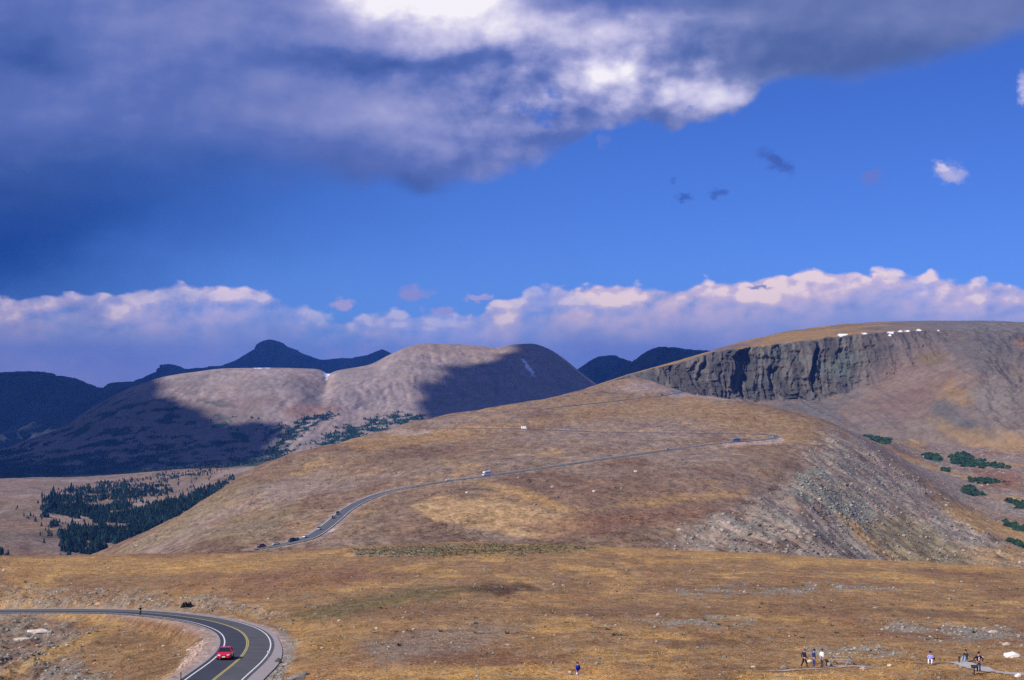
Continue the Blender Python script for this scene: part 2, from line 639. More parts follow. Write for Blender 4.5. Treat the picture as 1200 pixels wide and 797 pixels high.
def strip(name, L, o0, o1, lift, m, parent=None, nsub=1, zfun=None, thick=0.0):
    """a ribbon along a line between two side offsets (arrays or numbers; left positive)"""
    n = line_normals(L)
    cols = []
    o0 = np.broadcast_to(o0, (len(L),)); o1 = np.broadcast_to(o1, (len(L),))
    for k in range(nsub + 1):
        o = o0 + (o1 - o0) * k / nsub
        xy = L[:, :2] + n * o[:, None]
        z = L[:, 2] if zfun is None else np.maximum(zfun(xy[:, 0], xy[:, 1]), -1e9)
        cols.append(np.column_stack([xy, z + lift]))
    V = np.stack(cols, 1)
    nr, nc = V.shape[:2]
    o = mesh_obj(name, V.reshape(-1, 3), grid_faces(nr, nc)[:, ::-1] if True else None, m, parent, smooth=True)
    return o


# palette (linear albedo)
GOLD = np.array((0.39, 0.24, 0.092)); TAN = np.array((0.255, 0.158, 0.082)); HEATH = np.array((0.145, 0.088, 0.062))
RUST = np.array((0.19, 0.098, 0.062)); ROCK = np.array((0.24, 0.225, 0.20)); MAUVE = np.array((0.235, 0.180, 0.148))
PALE = np.array((0.47, 0.36, 0.31)); OLIVE = np.array((0.15, 0.12, 0.06)); GREEN = np.array((0.018, 0.05, 0.032)); SLATE = np.array((0.13, 0.125, 0.125))

# ================================================================== near slope
rows = np.concatenate([np.linspace(2, 100, 60)[:-1], np.exp(np.linspace(math.log(100), math.log(600), 470))[:-1], np.exp(np.linspace(math.log(600), math.log(1000), 40))])
near = Sheet(-260, 1460, 2.0, rows)
road_px = [(205, 850, -29.2), (228, 820, -30.6), (250, 797, -32.0), (270, 782, -32.9), (285, 768, -34.0), (291, 755, -35.1), (285, 742, -36.6), (265, 733, -38.1),
           (230, 725, -40.2), (165, 718.0, -43.2), (100, 716.0, -45.4), (0, 716.5, -47.6), (-100, 719, -49.6), (-240, 724, -52.0)]
RL = []
for px, py, z in road_px:
    m_, e_ = pdir(px, py)
    RL.append((m_ * z / e_, z / e_, z))
road_line = smooth_line(catmull(RL, 1.0), 13, 3)
npts = []
for px in (-250, 100, 450, 800, 1150, 1450):
    npts += [(px, 1500, 4.0), (px, 1330, 14.0), (px, 1010, 58.0)]
npts += [(-200, 850, 200), (0, 850, 185), (0, 797, 232), (0, 760, 280), (0, 727, 330), (-200, 735, 330), (-200, 790, 240),
         (100, 797, 214), (100, 755, 268), (100, 726, 312), (160, 770, 240), (200, 797, 190), (205, 765, 232), (190, 738, 280),
         (345, 797, 176), (350, 760, 214), (335, 735, 256), (300, 715, 300), (200, 701, 338), (100, 694, 360), (0, 694, 368), (-200, 694, 380),
         (500, 797, 152), (500, 740, 226), (500, 690, 340), (800, 797, 142), (800, 740, 217), (800, 690, 335), (1150, 797, 141), (1150, 740, 220), (1150, 705, 310),
         (1450, 797, 141), (1450, 740, 220), (1450, 710, 310),
         (-250, 656, 560), (0, 655, 560), (130, 653, 560), (300, 648.5, 550), (420, 641.5, 540), (520, 636.5, 530), (600, 637, 525), (700, 640.5, 520), (800, 645, 520),
         (900, 650, 520), (1000, 656, 515), (1100, 661, 505), (1200, 667, 495), (1450, 684, 480)]
for px in (-250, 0, 250, 500, 750, 1000, 1200, 1450):
    c = 656 - 18 * math.exp(-((px - 560) / 260) ** 2) + max(0, (px - 900)) * 0.035
    npts += [(px, c + 16, 650), (px, c + 50, 760), (px, c + 90, 1000)]
near.fit(npts, 150, 5.0)
X, Y = near.X, near.YY
PX, PY = near.screen()
far_t = ss(Y, 470, 560)
near.Z += fbm(X / 34, Y / 34, 4, 3) * 0.75 * ss(Y, 60, 150) * (1 - 0.5 * far_t) + fbm(X / 7, Y / 7, 4, 5) * 0.20 + fbm(X / 26, Y / 9, 3, 41) * 0.22
# the stony gully below the road
rk = pmask(PX, PY, [(-400, 722), (60, 722), (100, 745), (70, 775), (120, 797), (190, 830), (100, 900), (-400, 900)], 16, 26, 40, 4)
near.Z += rk * (ridged(X / 7, Y / 13, 5, 8) - 0.5) * 2.0
rb = pmask(PX, PY, [(-400, 688), (120, 690), (240, 697), (300, 712), (330, 722), (300, 724), (200, 716), (100, 712), (-400, 714)], 5, 10, 30, 14)
near.Z += rb * (ridged(X / 3, Y / 4, 4, 18) - 0.5) * 0.9
road_d = near.bench(road_line, 5.0, 8.4, drop=0.06)
PX, PY = near.screen()

# ground cover of the near slope
f1 = fbm(X / 46, Y / 60, 5, 21); f2 = fbm(X / 14, Y / 34, 5, 22); f3 = fbm(X / 5, Y / 9, 4, 23)
A = np.broadcast_to(TAN, X.shape + (3,)).copy()
A = lerp3(A, GOLD, ss(f2 + 0.5 * f1 + 0.25 * f3, 0.02, 0.55) * 0.75)
A = lerp3(A, HEATH, ss(-f1 - 0.5 * f2 + 0.3 * f3, 0.1, 0.6) * 0.55)
A = lerp3(A, RUST, ss(fbm(X / 20, Y / 50, 5, 26), 0.15, 0.55) * 0.45)
# traced patches: dark heather, gold sweeps, mauve gravel, stone strips
for poly, c, s, st in (
        ([(330, 722), (380, 708), (470, 690), (560, 684), (600, 690), (520, 700), (430, 716), (360, 730)], OLIVE * 0.85, 6, 0.85),
        ([(540, 688), (600, 685), (640, 690), (590, 696)], HEATH * 0.55, 3, 0.9),
        ([(330, 730), (400, 728), (470, 735), (420, 760), (360, 775), (340, 755)], GOLD * 0.95, 12, 0.6),
        ([(420, 752), (560, 730), (620, 738), (560, 762), (440, 780)], MAUVE * 0.85, 10, 0.75),
        ([(620, 716), (720, 709), (900, 712), (1010, 720), (880, 722), (700, 724)], HEATH * 0.9, 4, 0.6),
        ([(760, 755), (840, 746), (905, 748), (880, 756), (800, 762)], HEATH * 0.85, 3, 0.7),
        ([(470, 770), (560, 764), (700, 772), (640, 780), (500, 782)], RUST * 0.85, 4, 0.6),
        ([(400, 786), (520, 780), (640, 786), (560, 794), (420, 797)], GOLD, 5, 0.6),
        ([(900, 705), (1060, 712), (1210, 716), (1210, 724), (1040, 720), (900, 712)], HEATH, 4, 0.55),
        ([(860, 790), (1000, 788), (1100, 792), (1000, 800), (860, 800)], GOLD * 1.05, 4, 0.7),
        ([(640, 700), (900, 690), (1060, 700), (900, 712), (660, 712)], TAN, 8, 0.5),
        ([(0, 660), (200, 655), (400, 650), (300, 668), (100, 676), (0, 676)], GOLD, 6, 0.55),
        ([(180, 690), (260, 672), (420, 664), (500, 672), (360, 694), (240, 700)], RUST, 8, 0.55),
        ([(440, 640), (640, 636), (760, 640), (640, 649), (430, 650)], OLIVE * 1.35, 5, 0.5),
        ([(700, 640), (1210, 664), (1210, 672), (900, 658), (700, 646)], GOLD, 3, 0.6),
        ([(150, 728), (225, 727), (252, 742), (240, 757), (205, 742), (170, 735)], RUST * 0.8, 6, 0.8),
        ([(110, 742), (200, 732), (245, 760), (225, 790), (150, 797), (120, 770)], TAN * 0.8, 10, 0.7)):
    A = lerp3(A, c, pmask(PX, PY, poly, s, 10, 26, int(poly[0][0]) + 3) * st)
stone = np.zeros(X.shape)
for poly, s in (([(790, 690), (860, 686), (960, 683), (1050, 686), (1060, 692), (960, 693), (860, 697), (800, 697)], 3),
                ([(940, 758), (1010, 757), (1075, 766), (1010, 771), (950, 768)], 3), ([(1010, 728), (1130, 734), (1200, 740), (1200, 758), (1110, 752), (1040, 744)], 5),
                ([(405, 645), (480, 643), (540, 640), (520, 648), (420, 652)], 3), ([(700, 728), (820, 722), (900, 730), (800, 738)], 5)):
    stone = np.maximum(stone, pmask(PX, PY, poly, s, 9, 20, int(poly[0][0])))
stone = stone * ss(f3 + f2 * 0.6, -0.25, 0.2)
A = A * (1 + 0.2 * f3 + 0.2 * fbm(X / 12, Y / 4, 4, 27))[..., None]
A = lerp3(A, ROCK * 0.85, stone * 0.8)
# mixed stones everywhere
A = lerp3(A, ROCK * 0.9, ss(fbm(X / 2.4, Y / 3.2, 3, 33), 0.42, 0.62) * 0.55)
rocky = rk * ss(ridged(X / 9, Y / 24, 4, 61) + f3 * 0.25, 0.38, 0.62)
A = lerp3(A, ROCK * 0.74, rocky * 0.9)
A = lerp3(A, MAUVE * 0.62, rk * (1 - rocky) * 0.65)
A = lerp3(A, GOLD * 0.85, pmask(PX, PY, [(-10, 785), (80, 750), (140, 728), (146, 732), (90, 762), (10, 797)], 4, 8, 30, 71) * 0.75)
A = lerp3(A, RUST * 0.9, pmask(PX, PY, [(-10, 770), (60, 735), (110, 727), (100, 740), (40, 765), (0, 790)], 6, 10, 30, 75) * 0.5)
A = lerp3(A, ROCK * 0.9, rb * ss(f3, -0.25, 0.25) * 0.75)
A = lerp3(A, TAN * 1.1, rb * 0.35)
# bare gravel beside the road
inner = pmask(PX, PY, [(200, 797), (212, 780), (228, 758), (243, 742), (262, 742), (266, 757), (250, 775), (225, 800)], 5, 7, 18, 81)
outer = pmask(PX, PY, [(300, 800), (322, 775), (334, 752), (326, 735), (338, 744), (345, 762), (338, 782), (330, 800)], 4, 6, 16, 83)
verge = (1 - ss(road_d, 4.6, 6.6))
A = lerp3(A, PALE * 0.8, np.maximum(inner, verge * ss(PX, 60, 200) * 0.8) * (0.65 + 0.35 * ss(f3, -0.3, 0.3)))
A = lerp3(A, ROCK * 0.85, outer * 0.8)
A = lerp3(A, PALE * 0.75, (1 - ss(road_d, 4.6, 5.6)) * 0.7)
# the foot trail
near_mat = ground_mat('tundra_grass', (2.4, 0.7, 0.09), 0.9, 0.2, stretch=(1, 0.45, 1))
near.A = A
ns = near.build('ground', near_mat)
set_albedo(ns, A)

asph = mat('asphalt', (0.085, 0.087, 0.094), 0.9, 0.15, vary=0.35, vscale=0.35)
asph_new = mat('asphalt_dark', (0.046, 0.050, 0.066), 0.85, 0.2, vary=0.35, vscale=0.35)
white_paint = mat('white_paint', (0.72, 0.72, 0.72), 0.6, 0.3, vary=0.12, vscale=2)
yellow_paint = mat('yellow_paint', (0.42, 0.35, 0.13), 0.7, 0.2, vary=0.35, vscale=1.2)
gravel = mat('gravel_shoulder', (0.30, 0.265, 0.27), 0.95, 0.1, vary=0.2, vscale=1.0)
r = mesh = None
road = strip('road', road_line, -3.45, 0.0, 0.06, asph, nsub=3)
tag(road, kind='structure')
strip('lane', road_line, 0.0, 3.55, 0.06, asph_new, road, nsub=3)
Lp = np.gradient(road_line[:, 1])
strip('edge_line', road_line, 2.90, 3.07, 0.072, white_paint, road)
strip('edge_line', road_line, -3.06, -2.90, 0.072, white_paint, road)
strip('centre_line', road_line, -0.17, -0.03, 0.073, yellow_paint, road)
strip('centre_line', road_line, 0.03, 0.17, 0.073, yellow_paint, road)
wsh = 0.75 + 1.0 * (1 - ss(road_line[:, 1], 190, 230))
tag(strip('road_shoulder', road_line, -3.45 - wsh, -3.45, 0.045, gravel, nsub=2), kind='structure')
tag(strip('road_shoulder', road_line, 3.55, 3.95, 0.045, gravel, nsub=2), kind='structure')

# ================================================================== the broad hill, the cirque floor and the valley
rows = np.concatenate([np.exp(np.linspace(math.log(620), math.log(850), 30))[:-1], np.exp(np.linspace(math.log(850), math.log(3000), 430))[:-1],
                       np.exp(np.linspace(math.log(3000), math.log(5200), 110))[:-1], np.exp(np.linspace(math.log(5200), math.log(20000), 60))])
hill = Sheet(-420, 1640, 2.5, rows)
HP = [
    # left silhouette and what lies in front of and behind it
    (-400, 690, 800), (-400, 690, 1100), (-400, 650, 1700), (0, 690, 800), (0, 685, 1100), (60, 668, 1000),
    (125, 653, 1130), (160, 634, 1180), (200, 612, 1250), (240, 584, 1400), (270, 566, 1530), (300, 551, 1650),
    (200, 640, 1000), (240, 630, 960), (300, 600, 1150), (300, 643, 900), (240, 660, 850), (330, 570, 1370),
    (360, 532, 1800), (360, 560, 1450), (360, 600, 1090), (360, 640, 880), (420, 515, 1980), (420, 560, 1360), (420, 600, 1080), (420, 640, 870),
    (470, 500, 2120), (520, 490.5, 2250), (520, 520, 1710), (520, 563, 1240), (520, 600, 1050), (520, 637, 870),
    (600, 476, 2440), (600, 505, 1860), (600, 550, 1310), (600, 600, 1030), (600, 640, 865),
    (680, 459, 2620), (680, 480, 2120), (680, 506, 1800), (680, 545, 1350), (680, 600, 1020), (680, 642, 860),
    (720, 447.5, 2720), (742, 446, 2760), (765, 447.5, 2740), (740, 470, 2300), (740, 507, 1780), (740, 530, 1500), (740, 600, 1020),
    (790, 456.5, 2600), (800, 460, 2520), (800, 470, 2260), (800, 507.5, 1740), (800, 522, 1590), (800, 600, 1030), (800, 647, 860),
    (830, 465.5, 2450), (870, 470.5, 2350), (905, 476.5, 2230), (905, 495, 1900), (905, 513, 1650), (905, 560, 1250), (905, 605, 1050), (905, 650, 890),
    (960, 490, 2030), (960, 528, 1560), (960, 580, 1250), (960, 620, 1085), (960, 654, 950), (1000, 513, 1860), (1000, 556, 1500), (1000, 604, 1280), (1000, 642, 1120), (1000, 662, 1030),
    (1050, 552, 1650), (1050, 600, 1410), (1050, 642, 1220), (1100, 600, 1520), (1100, 640, 1310), (1100, 573, 1740), (1150, 622, 1480), (1150, 660, 1250),
    (1200, 650, 1390), (1200, 616, 1700), (1200, 575, 2000), (1200, 542, 2250), (1200, 680, 1150), (1450, 650, 1390), (1450, 560, 2100), (1630, 620, 1700), (1630, 560, 2300),
    (1030, 512, 2420), (1100, 536, 2330), (1150, 560, 2120), (1120, 590, 1800), (1090, 555, 2100), (1060, 535, 2250),
    # hidden ground behind the crest
    (125, 662, 1500), (200, 642, 1600), (250, 615, 1850), (300, 600, 2150), (360, 575, 2400), (420, 560, 2600), (520, 535, 2800), (600, 520, 2950), (680, 505, 3050), (740, 490, 3150),
    (800, 482, 2950), (870, 490, 2750), (905, 494, 2650), (960, 503, 2550), (1000, 510, 2480),
    # cirque floor up to the scree
    (1000, 505, 2800), (1100, 518, 2600), (1200, 520, 2500), (1450, 520, 2600), (900, 500, 3300), (1200, 500, 3300),
    # valley on the left
    (-400, 610, 2500), (-400, 570, 4300), (0, 652, 1750), (0, 612, 2400), (0, 562, 4200), (40, 630, 2200), (80, 600, 2650), (100, 640, 2300), (150, 646, 2300), (150, 600, 2700), (150, 566, 3900), (200, 600, 2620),
    (200, 553, 4250), (90, 563, 4050), (260, 549, 4400), (260, 570, 3300), (320, 545, 4300), (420, 535, 4600), (600, 520, 4600), (900, 500, 4600), (1300, 500, 4600),
]
for px in (-400, 0, 400, 800, 1200, 1630):
    HP += [(px, 565, 6000), (px, 540, 10000), (px, 510, 20000)]
hill.fit(HP, 150, 5.0, smooth=0.0002)
X, Y = hill.X, hill.YY
PX, PY = hill.screen()
flank = pmask(PX, PY, [(770, 645), (800, 618), (880, 590), (930, 560), (950, 520), (985, 505), (1040, 545), (1110, 590), (1210, 650), (1210, 700), (770, 700)], 12, 14, 60, 3) * (Y < 1900)
hill.Z += fbm(X / 160, Y / 160, 5, 51) * 4.0 * ss(Y, 700, 1000) + fbm(X / 30, Y / 30, 3, 52) * 0.8
hill.Z += flank * ((ridged(X / 60 + Y / 90, Y / 160, 5, 53) - 0.5) * 9.0 + (ridged(X / 15 + Y / 40, Y / 45, 4, 55) - 0.5) * 3.2)
PX, PY = hill.screen()


def drape(points, sheet, step, ymin=0, n=7, times=2):
    L = []
    for px, py in points:
        h = sheet.hit(px, py, ymin)
        if h is not None: L.append(tuple(h))
    return smooth_line(catmull(L, step), n, times)


hill_road = drape([(297, 644), (305, 643), (323, 640.5), (345, 636.5), (360, 631.5), (376, 622.5), (394, 608), (405, 598.5), (420, 589.5), (440, 581), (465, 574), (500, 567.5), (540, 562), (571, 558), (620, 551),
                   (680, 542), (740, 533.5), (790, 526.5), (840, 520), (865, 518), (890, 516), (904, 514.6), (913, 512.4), (908, 510.2), (895, 509.2), (860, 508.2), (800, 507.5), (740, 507),
                   (680, 505.5), (620, 503), (560, 502), (515, 502), (478, 503.5)], hill, 4.0, 700, 7, 2)
dA = hill.bench(hill_road, 5.5, 14, drop=0.05)
hill_road2 = drape([(640, 479), (690, 473.5), (740, 468), (775, 464.3), (800, 459.5), (815, 459)], hill, 6.0, 900, 7, 2)
dB = hill.bench(hill_road2, 5.0, 14, drop=0.05)
dR = np.minimum(dA, dB)
PX, PY = hill.screen()
print('skyline check', [(int(p), round(float(PY[(Y[:, 0] > 700) & (Y[:, 0] < 3000)][:, int((p + 420) / 2.5)].min()), 1)) for p in (125, 160, 200, 240, 270, 300, 360, 420, 470, 520, 600, 680, 740, 800, 870, 905, 960, 1000, 1050)])
f1 = fbm(X / 260, Y / 420, 5, 121); f2 = fbm(X / 70, Y / 190, 5, 122); f3 = fbm(X / 22, Y / 40, 4, 123)
A = np.broadcast_to(np.array((0.222, 0.152, 0.098)), X.shape + (3,)).copy()
A = lerp3(A, MAUVE * 0.95, ss(f1 + 0.4 * f2, -0.15, 0.4) * 0.75)
A = lerp3(A, GOLD * 0.92, ss(f2 + 0.3 * f3 + 0.2 * f1, 0.15, 0.65) * 0.5)
A = lerp3(A, HEATH, ss(-f2 + 0.4 * f3 - 0.3 * f1, 0.05, 0.5) * 0.7)
f4 = fbm(X / 9, Y / 26, 4, 124)
A = A * (1 + 0.20 * f4 + 0.12 * f3)[..., None]
A = lerp3(A, HEATH * 0.7, ss(fbm(X / 14, Y / 50, 4, 125), 0.3, 0.55) * 0.45)
for poly, c, s, st in (
        ([(480, 590), (520, 582), (560, 585), (640, 600), (700, 615), (640, 632), (560, 620), (510, 612), (488, 600)], np.array((0.40, 0.265, 0.135)), 2.5, 0.85),
        ([(545, 563), (600, 568), (650, 585), (700, 600), (660, 600), (590, 578)], GOLD, 4, 0.6),
        ([(640, 560), (760, 545), (880, 560), (900, 590), (780, 610), (680, 600)], HEATH * 1.15, 14, 0.5),
        ([(560, 550), (620, 556), (640, 575), (600, 570)], HEATH, 6, 0.7),
        ([(600, 615), (720, 600), (860, 590), (880, 600), (740, 620), (640, 632)], RUST * 0.95, 8, 0.6),
        ([(700, 595), (790, 580), (880, 572), (880, 580), (780, 592)], GOLD * 0.9, 4, 0.5),
        ([(640, 470), (760, 462), (870, 472), (980, 500), (1000, 522), (940, 520), (800, 492), (660, 484)], GOLD * 0.74, 8, 0.45),
        ([(400, 520), (520, 500), (700, 488), (600, 500), (440, 530)], GOLD * 0.9, 6, 0.5),
        ([(300, 585), (330, 560), (390, 545), (370, 575), (320, 602)], MAUVE * 1.1, 8, 0.6),
        ([(150, 640), (230, 600), (340, 570), (345, 578), (250, 610), (180, 650)], MAUVE * 1.15, 5, 0.5),
        ([(220, 630), (330, 590), (360, 600), (280, 640)], OLIVE * 1.3, 8, 0.4),
        ([(130, 650), (200, 612), (270, 566), (300, 552), (280, 580), (200, 632), (150, 655)], OLIVE * 1.4, 6, 0.45),
        ([(740, 446), (770, 448), (800, 458), (870, 470), (830, 468), (790, 463), (730, 456)], PALE * 0.72, 3, 0.75),
        ([(452, 508), (470, 502), (502, 504), (500, 508), (470, 511)], PALE * 0.72, 2, 0.65),
        ([(786, 457), (806, 456), (812, 459), (800, 463), (788, 463)], np.array((0.2, 0.2, 0.23)), 1.5, 0.8)):
    A = lerp3(A, c, pmask(PX, PY, poly, s, 9, 40, int(poly[0][0]) + 7) * (Y < 2900) * st)
# the stony right flank and the cirque floor
right = ss(PX, 940, 1010) * ss(Y, 1150, 1350)
floor_c = lerp3(np.broadcast_to(MAUVE * 0.92, X.shape + (3,)).copy(), GOLD * 0.85, ss(fbm(X / 90 + Y / 160, Y / 420 - X / 300, 5, 131), 0.08, 0.4) * 0.8)
floor_c = lerp3(floor_c, ROCK * 0.8, ss(fbm(X / 40, Y / 60, 5, 133), 0.1, 0.5) * 0.6)
floor_c = lerp3(floor_c, RUST, ss(fbm(X / 80, Y / 110, 5, 135), 0.2, 0.5) * 0.6)
A = lerp3(A, floor_c, right)
fl = lerp3(np.broadcast_to(np.array((0.235, 0.192, 0.158)), X.shape + (3,)).copy(), ROCK * 0.8, ss(fbm(X / 30 + Y / 60, Y / 80, 5, 141), -0.1, 0.35) * 0.8)
fl = lerp3(fl, HEATH, ss(fbm(X / 24, Y / 50, 5, 143), 0.1, 0.5) * 0.7)
edge_ = flank * (1 - flank) * 4
A = lerp3(A, fl, flank * 0.95)
A = lerp3(A, HEATH * 0.8, edge_ * ss(f3, -0.2, 0.3) * 0.6)
outc = pmask(PX, PY, [(925, 565), (960, 548), (1000, 575), (1040, 600), (1010, 620), (985, 612), (950, 590)], 6, 14, 24, 145) * (Y < 1900)
A = lerp3(A, ROCK * np.array((0.75, 0.85, 0.8)), outc * ss(f3, -0.25, 0.15) * 0.85)
for poly, c, s, st in (
        ([(975, 598), (985, 598), (1015, 625), (1060, 655), (1048, 657), (1005, 632)], GOLD * 0.8, 2, 0.8),
        ([(1010, 615), (1060, 600), (1120, 640), (1160, 668), (1060, 668)], OLIVE * 1.35, 6, 0.7),
        ([(1090, 578), (1130, 596), (1210, 622), (1210, 640), (1150, 625), (1100, 596)], GOLD * 0.95, 4, 0.75),
        ([(1120, 640), (1210, 640), (1210, 665), (1150, 665)], GOLD * 0.8, 5, 0.6),
        ([(700, 645), (780, 625), (800, 632), (760, 650)], ROCK * 0.8, 5, 0.6),
        ([(1150, 512), (1210, 516), (1210, 532), (1160, 528)], GOLD * 0.95, 4, 0.55),
        ([(1062, 508), (1085, 508), (1084, 520), (1064, 522)], GOLD, 3, 0.6),
        ([(1000, 508), (1060, 560), (1100, 578), (1080, 578), (1040, 556), (995, 515)], PALE * 0.7, 3, 0.5),
        ([(1140, 550), (1200, 560), (1200, 575), (1150, 572)], RUST * 0.85, 4, 0.6)):
    A = lerp3(A, c, pmask(PX, PY, poly, s, 8, 24, int(poly[0][0]) + 7) * (Y > 1000) * (Y < 3000) * st)
for a, b in ((836, 617), (842, 612), (858, 620), (925, 600)):
    A = lerp3(A, PALE * 0.85, pmask(PX, PY, [(a - 8, b - 6), (a - 4, b - 7), (a + 12, b + 5), (a + 8, b + 7)], 1.5, 4, 10, a) * (Y < 1500) * 0.6)
# pale stones
A = lerp3(A, PALE, ss(fbm(X / 6, Y / 9, 3, 151), 0.5, 0.62) * 0.6 * np.maximum(flank, right))
# valley: pinkish bare meadow
val = ss(Y, 1500, 1750) * (1 - ss(PX, 640, 700)) * np.where(PX > 420, Y > 2700, Y > 1500) * np.where(PX > 250, Y > 2050, 1)
vc = lerp3(np.broadcast_to(np.array((0.22, 0.160, 0.118)), X.shape + (3,)).copy(), TAN, ss(fbm(X / 200, Y / 400, 5, 161), 0.0, 0.5) * 0.6)
vc = lerp3(vc, OLIVE * 0.9, ss(fbm(X / 60, Y / 260, 5, 163), 0.05, 0.45) * 0.6)
vc = lerp3(vc, HEATH, ss(fbm(X / 30 + Y / 200, Y / 150, 5, 167), 0.15, 0.5) * 0.6)
vc = lerp3(vc, PALE * 0.75, ss(fbm(X / 100, Y / 300, 5, 165), 0.2, 0.5) * 0.5)
A = lerp3(A, vc, val)
A = lerp3(A, GREEN * 1.2, ss(Y, 4500, 5200))
# road verges
A = lerp3(A, PALE * 0.62, (1 - ss(dR, 5.0, 8.5)) * 0.75)
for poly in ([(377, 615), (392, 603), (402, 600), (396, 606), (382, 618)], [(374, 627), (388, 616), (397, 615), (396, 620), (384, 626)]):
    A = lerp3(A, PALE * 0.85, pmask(PX, PY, poly, 1.5, 2, 10, 5) * (Y < 1300) * 0.9)
for poly in ([(840, 520), (880, 517), (915, 514), (922, 517), (905, 521), (850, 523)],):
    A = lerp3(A, PALE * 0.8, pmask(PX, PY, poly, 1.5, 4, 10, 5) * (Y < 2000) * 0.75)
hill_mat = ground_mat('hill_tundra', (0.42, 0.15, 0.03), 0.95, 0.8, stretch=(1, 0.35, 1))
hill.A = A
hs = hill.build('hill', hill_mat)
set_albedo(hs, A)
far_asph = mat('far_asphalt', (0.105, 0.11, 0.125), 0.9, 0.15, vary=0.15, vscale=0.1)
t = strip('road', hill_road, -3.7, 3.7, 0.30, far_asph, nsub=2); tag(t, kind='structure')
strip('edge_line', hill_road, -3.5, -3.2, 0.33, white_paint, t); strip('edge_line', hill_road, 3.2, 3.5, 0.33, white_paint, t)
t = strip('road', hill_road2, -2.6, 2.6, 0.35, far_asph, nsub=2); tag(t, kind='structure')


# ================================================================== mountains
def loft(name, rws, px0, px1, dpx, subs, m, disp, color, k_smooth=0):
    """a mountain from contour lines: each row is a list of (px, py, distance) running left to right"""
    cols = np.arange(px0, px1 + dpx, dpx)
    R = []
    for rw in rws:
        rw = np.array(rw, float)
        py = pch(rw[:, 0], rw[:, 1], cols); yy = pch(rw[:, 0], rw[:, 2], cols)
        a = (cols - 600) / F; b = (398.5 - py) / F
        dy = CT - b * ST
        R.append(np.stack([a / dy * yy, yy, (ST + b * CT) / dy * yy], -1))
    R = np.array(R)
    out, tt = [], []
    for i in range(len(R) - 1):
        p0 = R[max(i - 1, 0)]; p1 = R[i]; p2 = R[i + 1]; p3 = R[min(i + 2, len(R) - 1)]
        for k in range(subs[i]):
            t = k / subs[i]
            # monotone-ish: damped tangents
            m1 = (p2 - p0) * 0.35; m2 = (p3 - p1) * 0.35
            lim = np.abs(p2 - p1)
            m1 = np.clip(m1, -lim, lim); m2 = np.clip(m2, -lim, lim)
            h = (2 * t ** 3 - 3 * t ** 2 + 1) * p1 + (t ** 3 - 2 * t ** 2 + t) * m1 + (-2 * t ** 3 + 3 * t ** 2) * p2 + (t ** 3 - t ** 2) * m2
            out.append(h); tt.append(i + t)
    out.append(R[-1]); tt.append(len(R) - 1.0)
    V = np.array(out)
    T = np.repeat(np.array(tt)[:, None], V.shape[1], 1)
    PXg = np.repeat(cols[None], V.shape[0], 0)
    V = disp(V, T, PXg)
    sx, sy = proj(V[..., 0], V[..., 1], V[..., 2])
    o = mesh_obj(name, V.reshape(-1, 3), grid_faces(*V.shape[:2]), m, smooth=True)
    tag(o, kind='structure')
    set_albedo(o, color(V, T, sx, sy))
    return o, V, T, sx, sy


def pch(x, y, q):
    """monotone cubic through the points"""
    h = np.diff(x); d = np.diff(y) / h
    mm = np.zeros(len(x))
    mm[0], mm[-1] = d[0], d[-1]
    for i in range(1, len(x) - 1):
        mm[i] = 0 if d[i - 1] * d[i] <= 0 else 2 * d[i - 1] * d[i] / (d[i - 1] + d[i])
    q = np.clip(q, x[0], x[-1])
    i = np.clip(np.searchsorted(x, q) - 1, 0, len(x) - 2)
    t = (q - x[i]) / h[i]
    return (2 * t ** 3 - 3 * t ** 2 + 1) * y[i] + (t ** 3 - 2 * t ** 2 + t) * h[i] * mm[i] + (-2 * t ** 3 + 3 * t ** 2) * y[i + 1] + (t ** 3 - t ** 2) * h[i] * mm[i + 1]


# ---- the cliff mountain on the right
cm_rows = [
    [(640, 560, 2700), (800, 560, 2750), (1000, 575, 2560), (1100, 590, 2450), (1200, 600, 2350), (1460, 600, 2250)],
    [(640, 492, 2900), (760, 470, 2900), (850, 478, 2900), (920, 492, 2800), (1000, 502, 2700), (1080, 510, 2600), (1160, 512, 2500), (1250, 514, 2400), (1460, 514, 2350)],
    [(640, 480, 3000), (720, 452, 3050), (770, 457, 3030), (830, 464, 3000), (880, 468, 3000), (940, 469, 2990), (985, 462, 2980), (1020, 452, 2960), (1060, 440, 2930), (1100, 426, 2900), (1130, 420, 2860), (1200, 450, 2700), (1460, 452, 2600)],
    [(640, 476, 3100), (700, 452, 3120), (745, 437.5, 3110), (800, 424, 3080), (840, 413, 3070), (900, 405, 3070), (960, 398, 3060), (1010, 392, 3050), (1060, 389, 3050), (1100, 388, 3050), (1140, 389, 3040), (1200, 394, 3000), (1460, 396, 2900)],
    [(640, 476, 3200), (700, 451, 3240), (745, 436.5, 3260), (800, 422, 3300), (840, 410, 3400), (880, 398.5, 3500), (930, 387.5, 3600), (1000, 379.3, 3700), (1080, 376.3, 3750), (1140, 376, 3700), (1200, 377.5, 3650), (1460, 384, 3500)],
    [(640, 500, 3900), (800, 445, 4200), (1000, 390, 4600), (1200, 386, 4600), (1460, 392, 4500)],
    [(640, 540, 5500), (1000, 520, 6000), (1460, 520, 6000)],
]


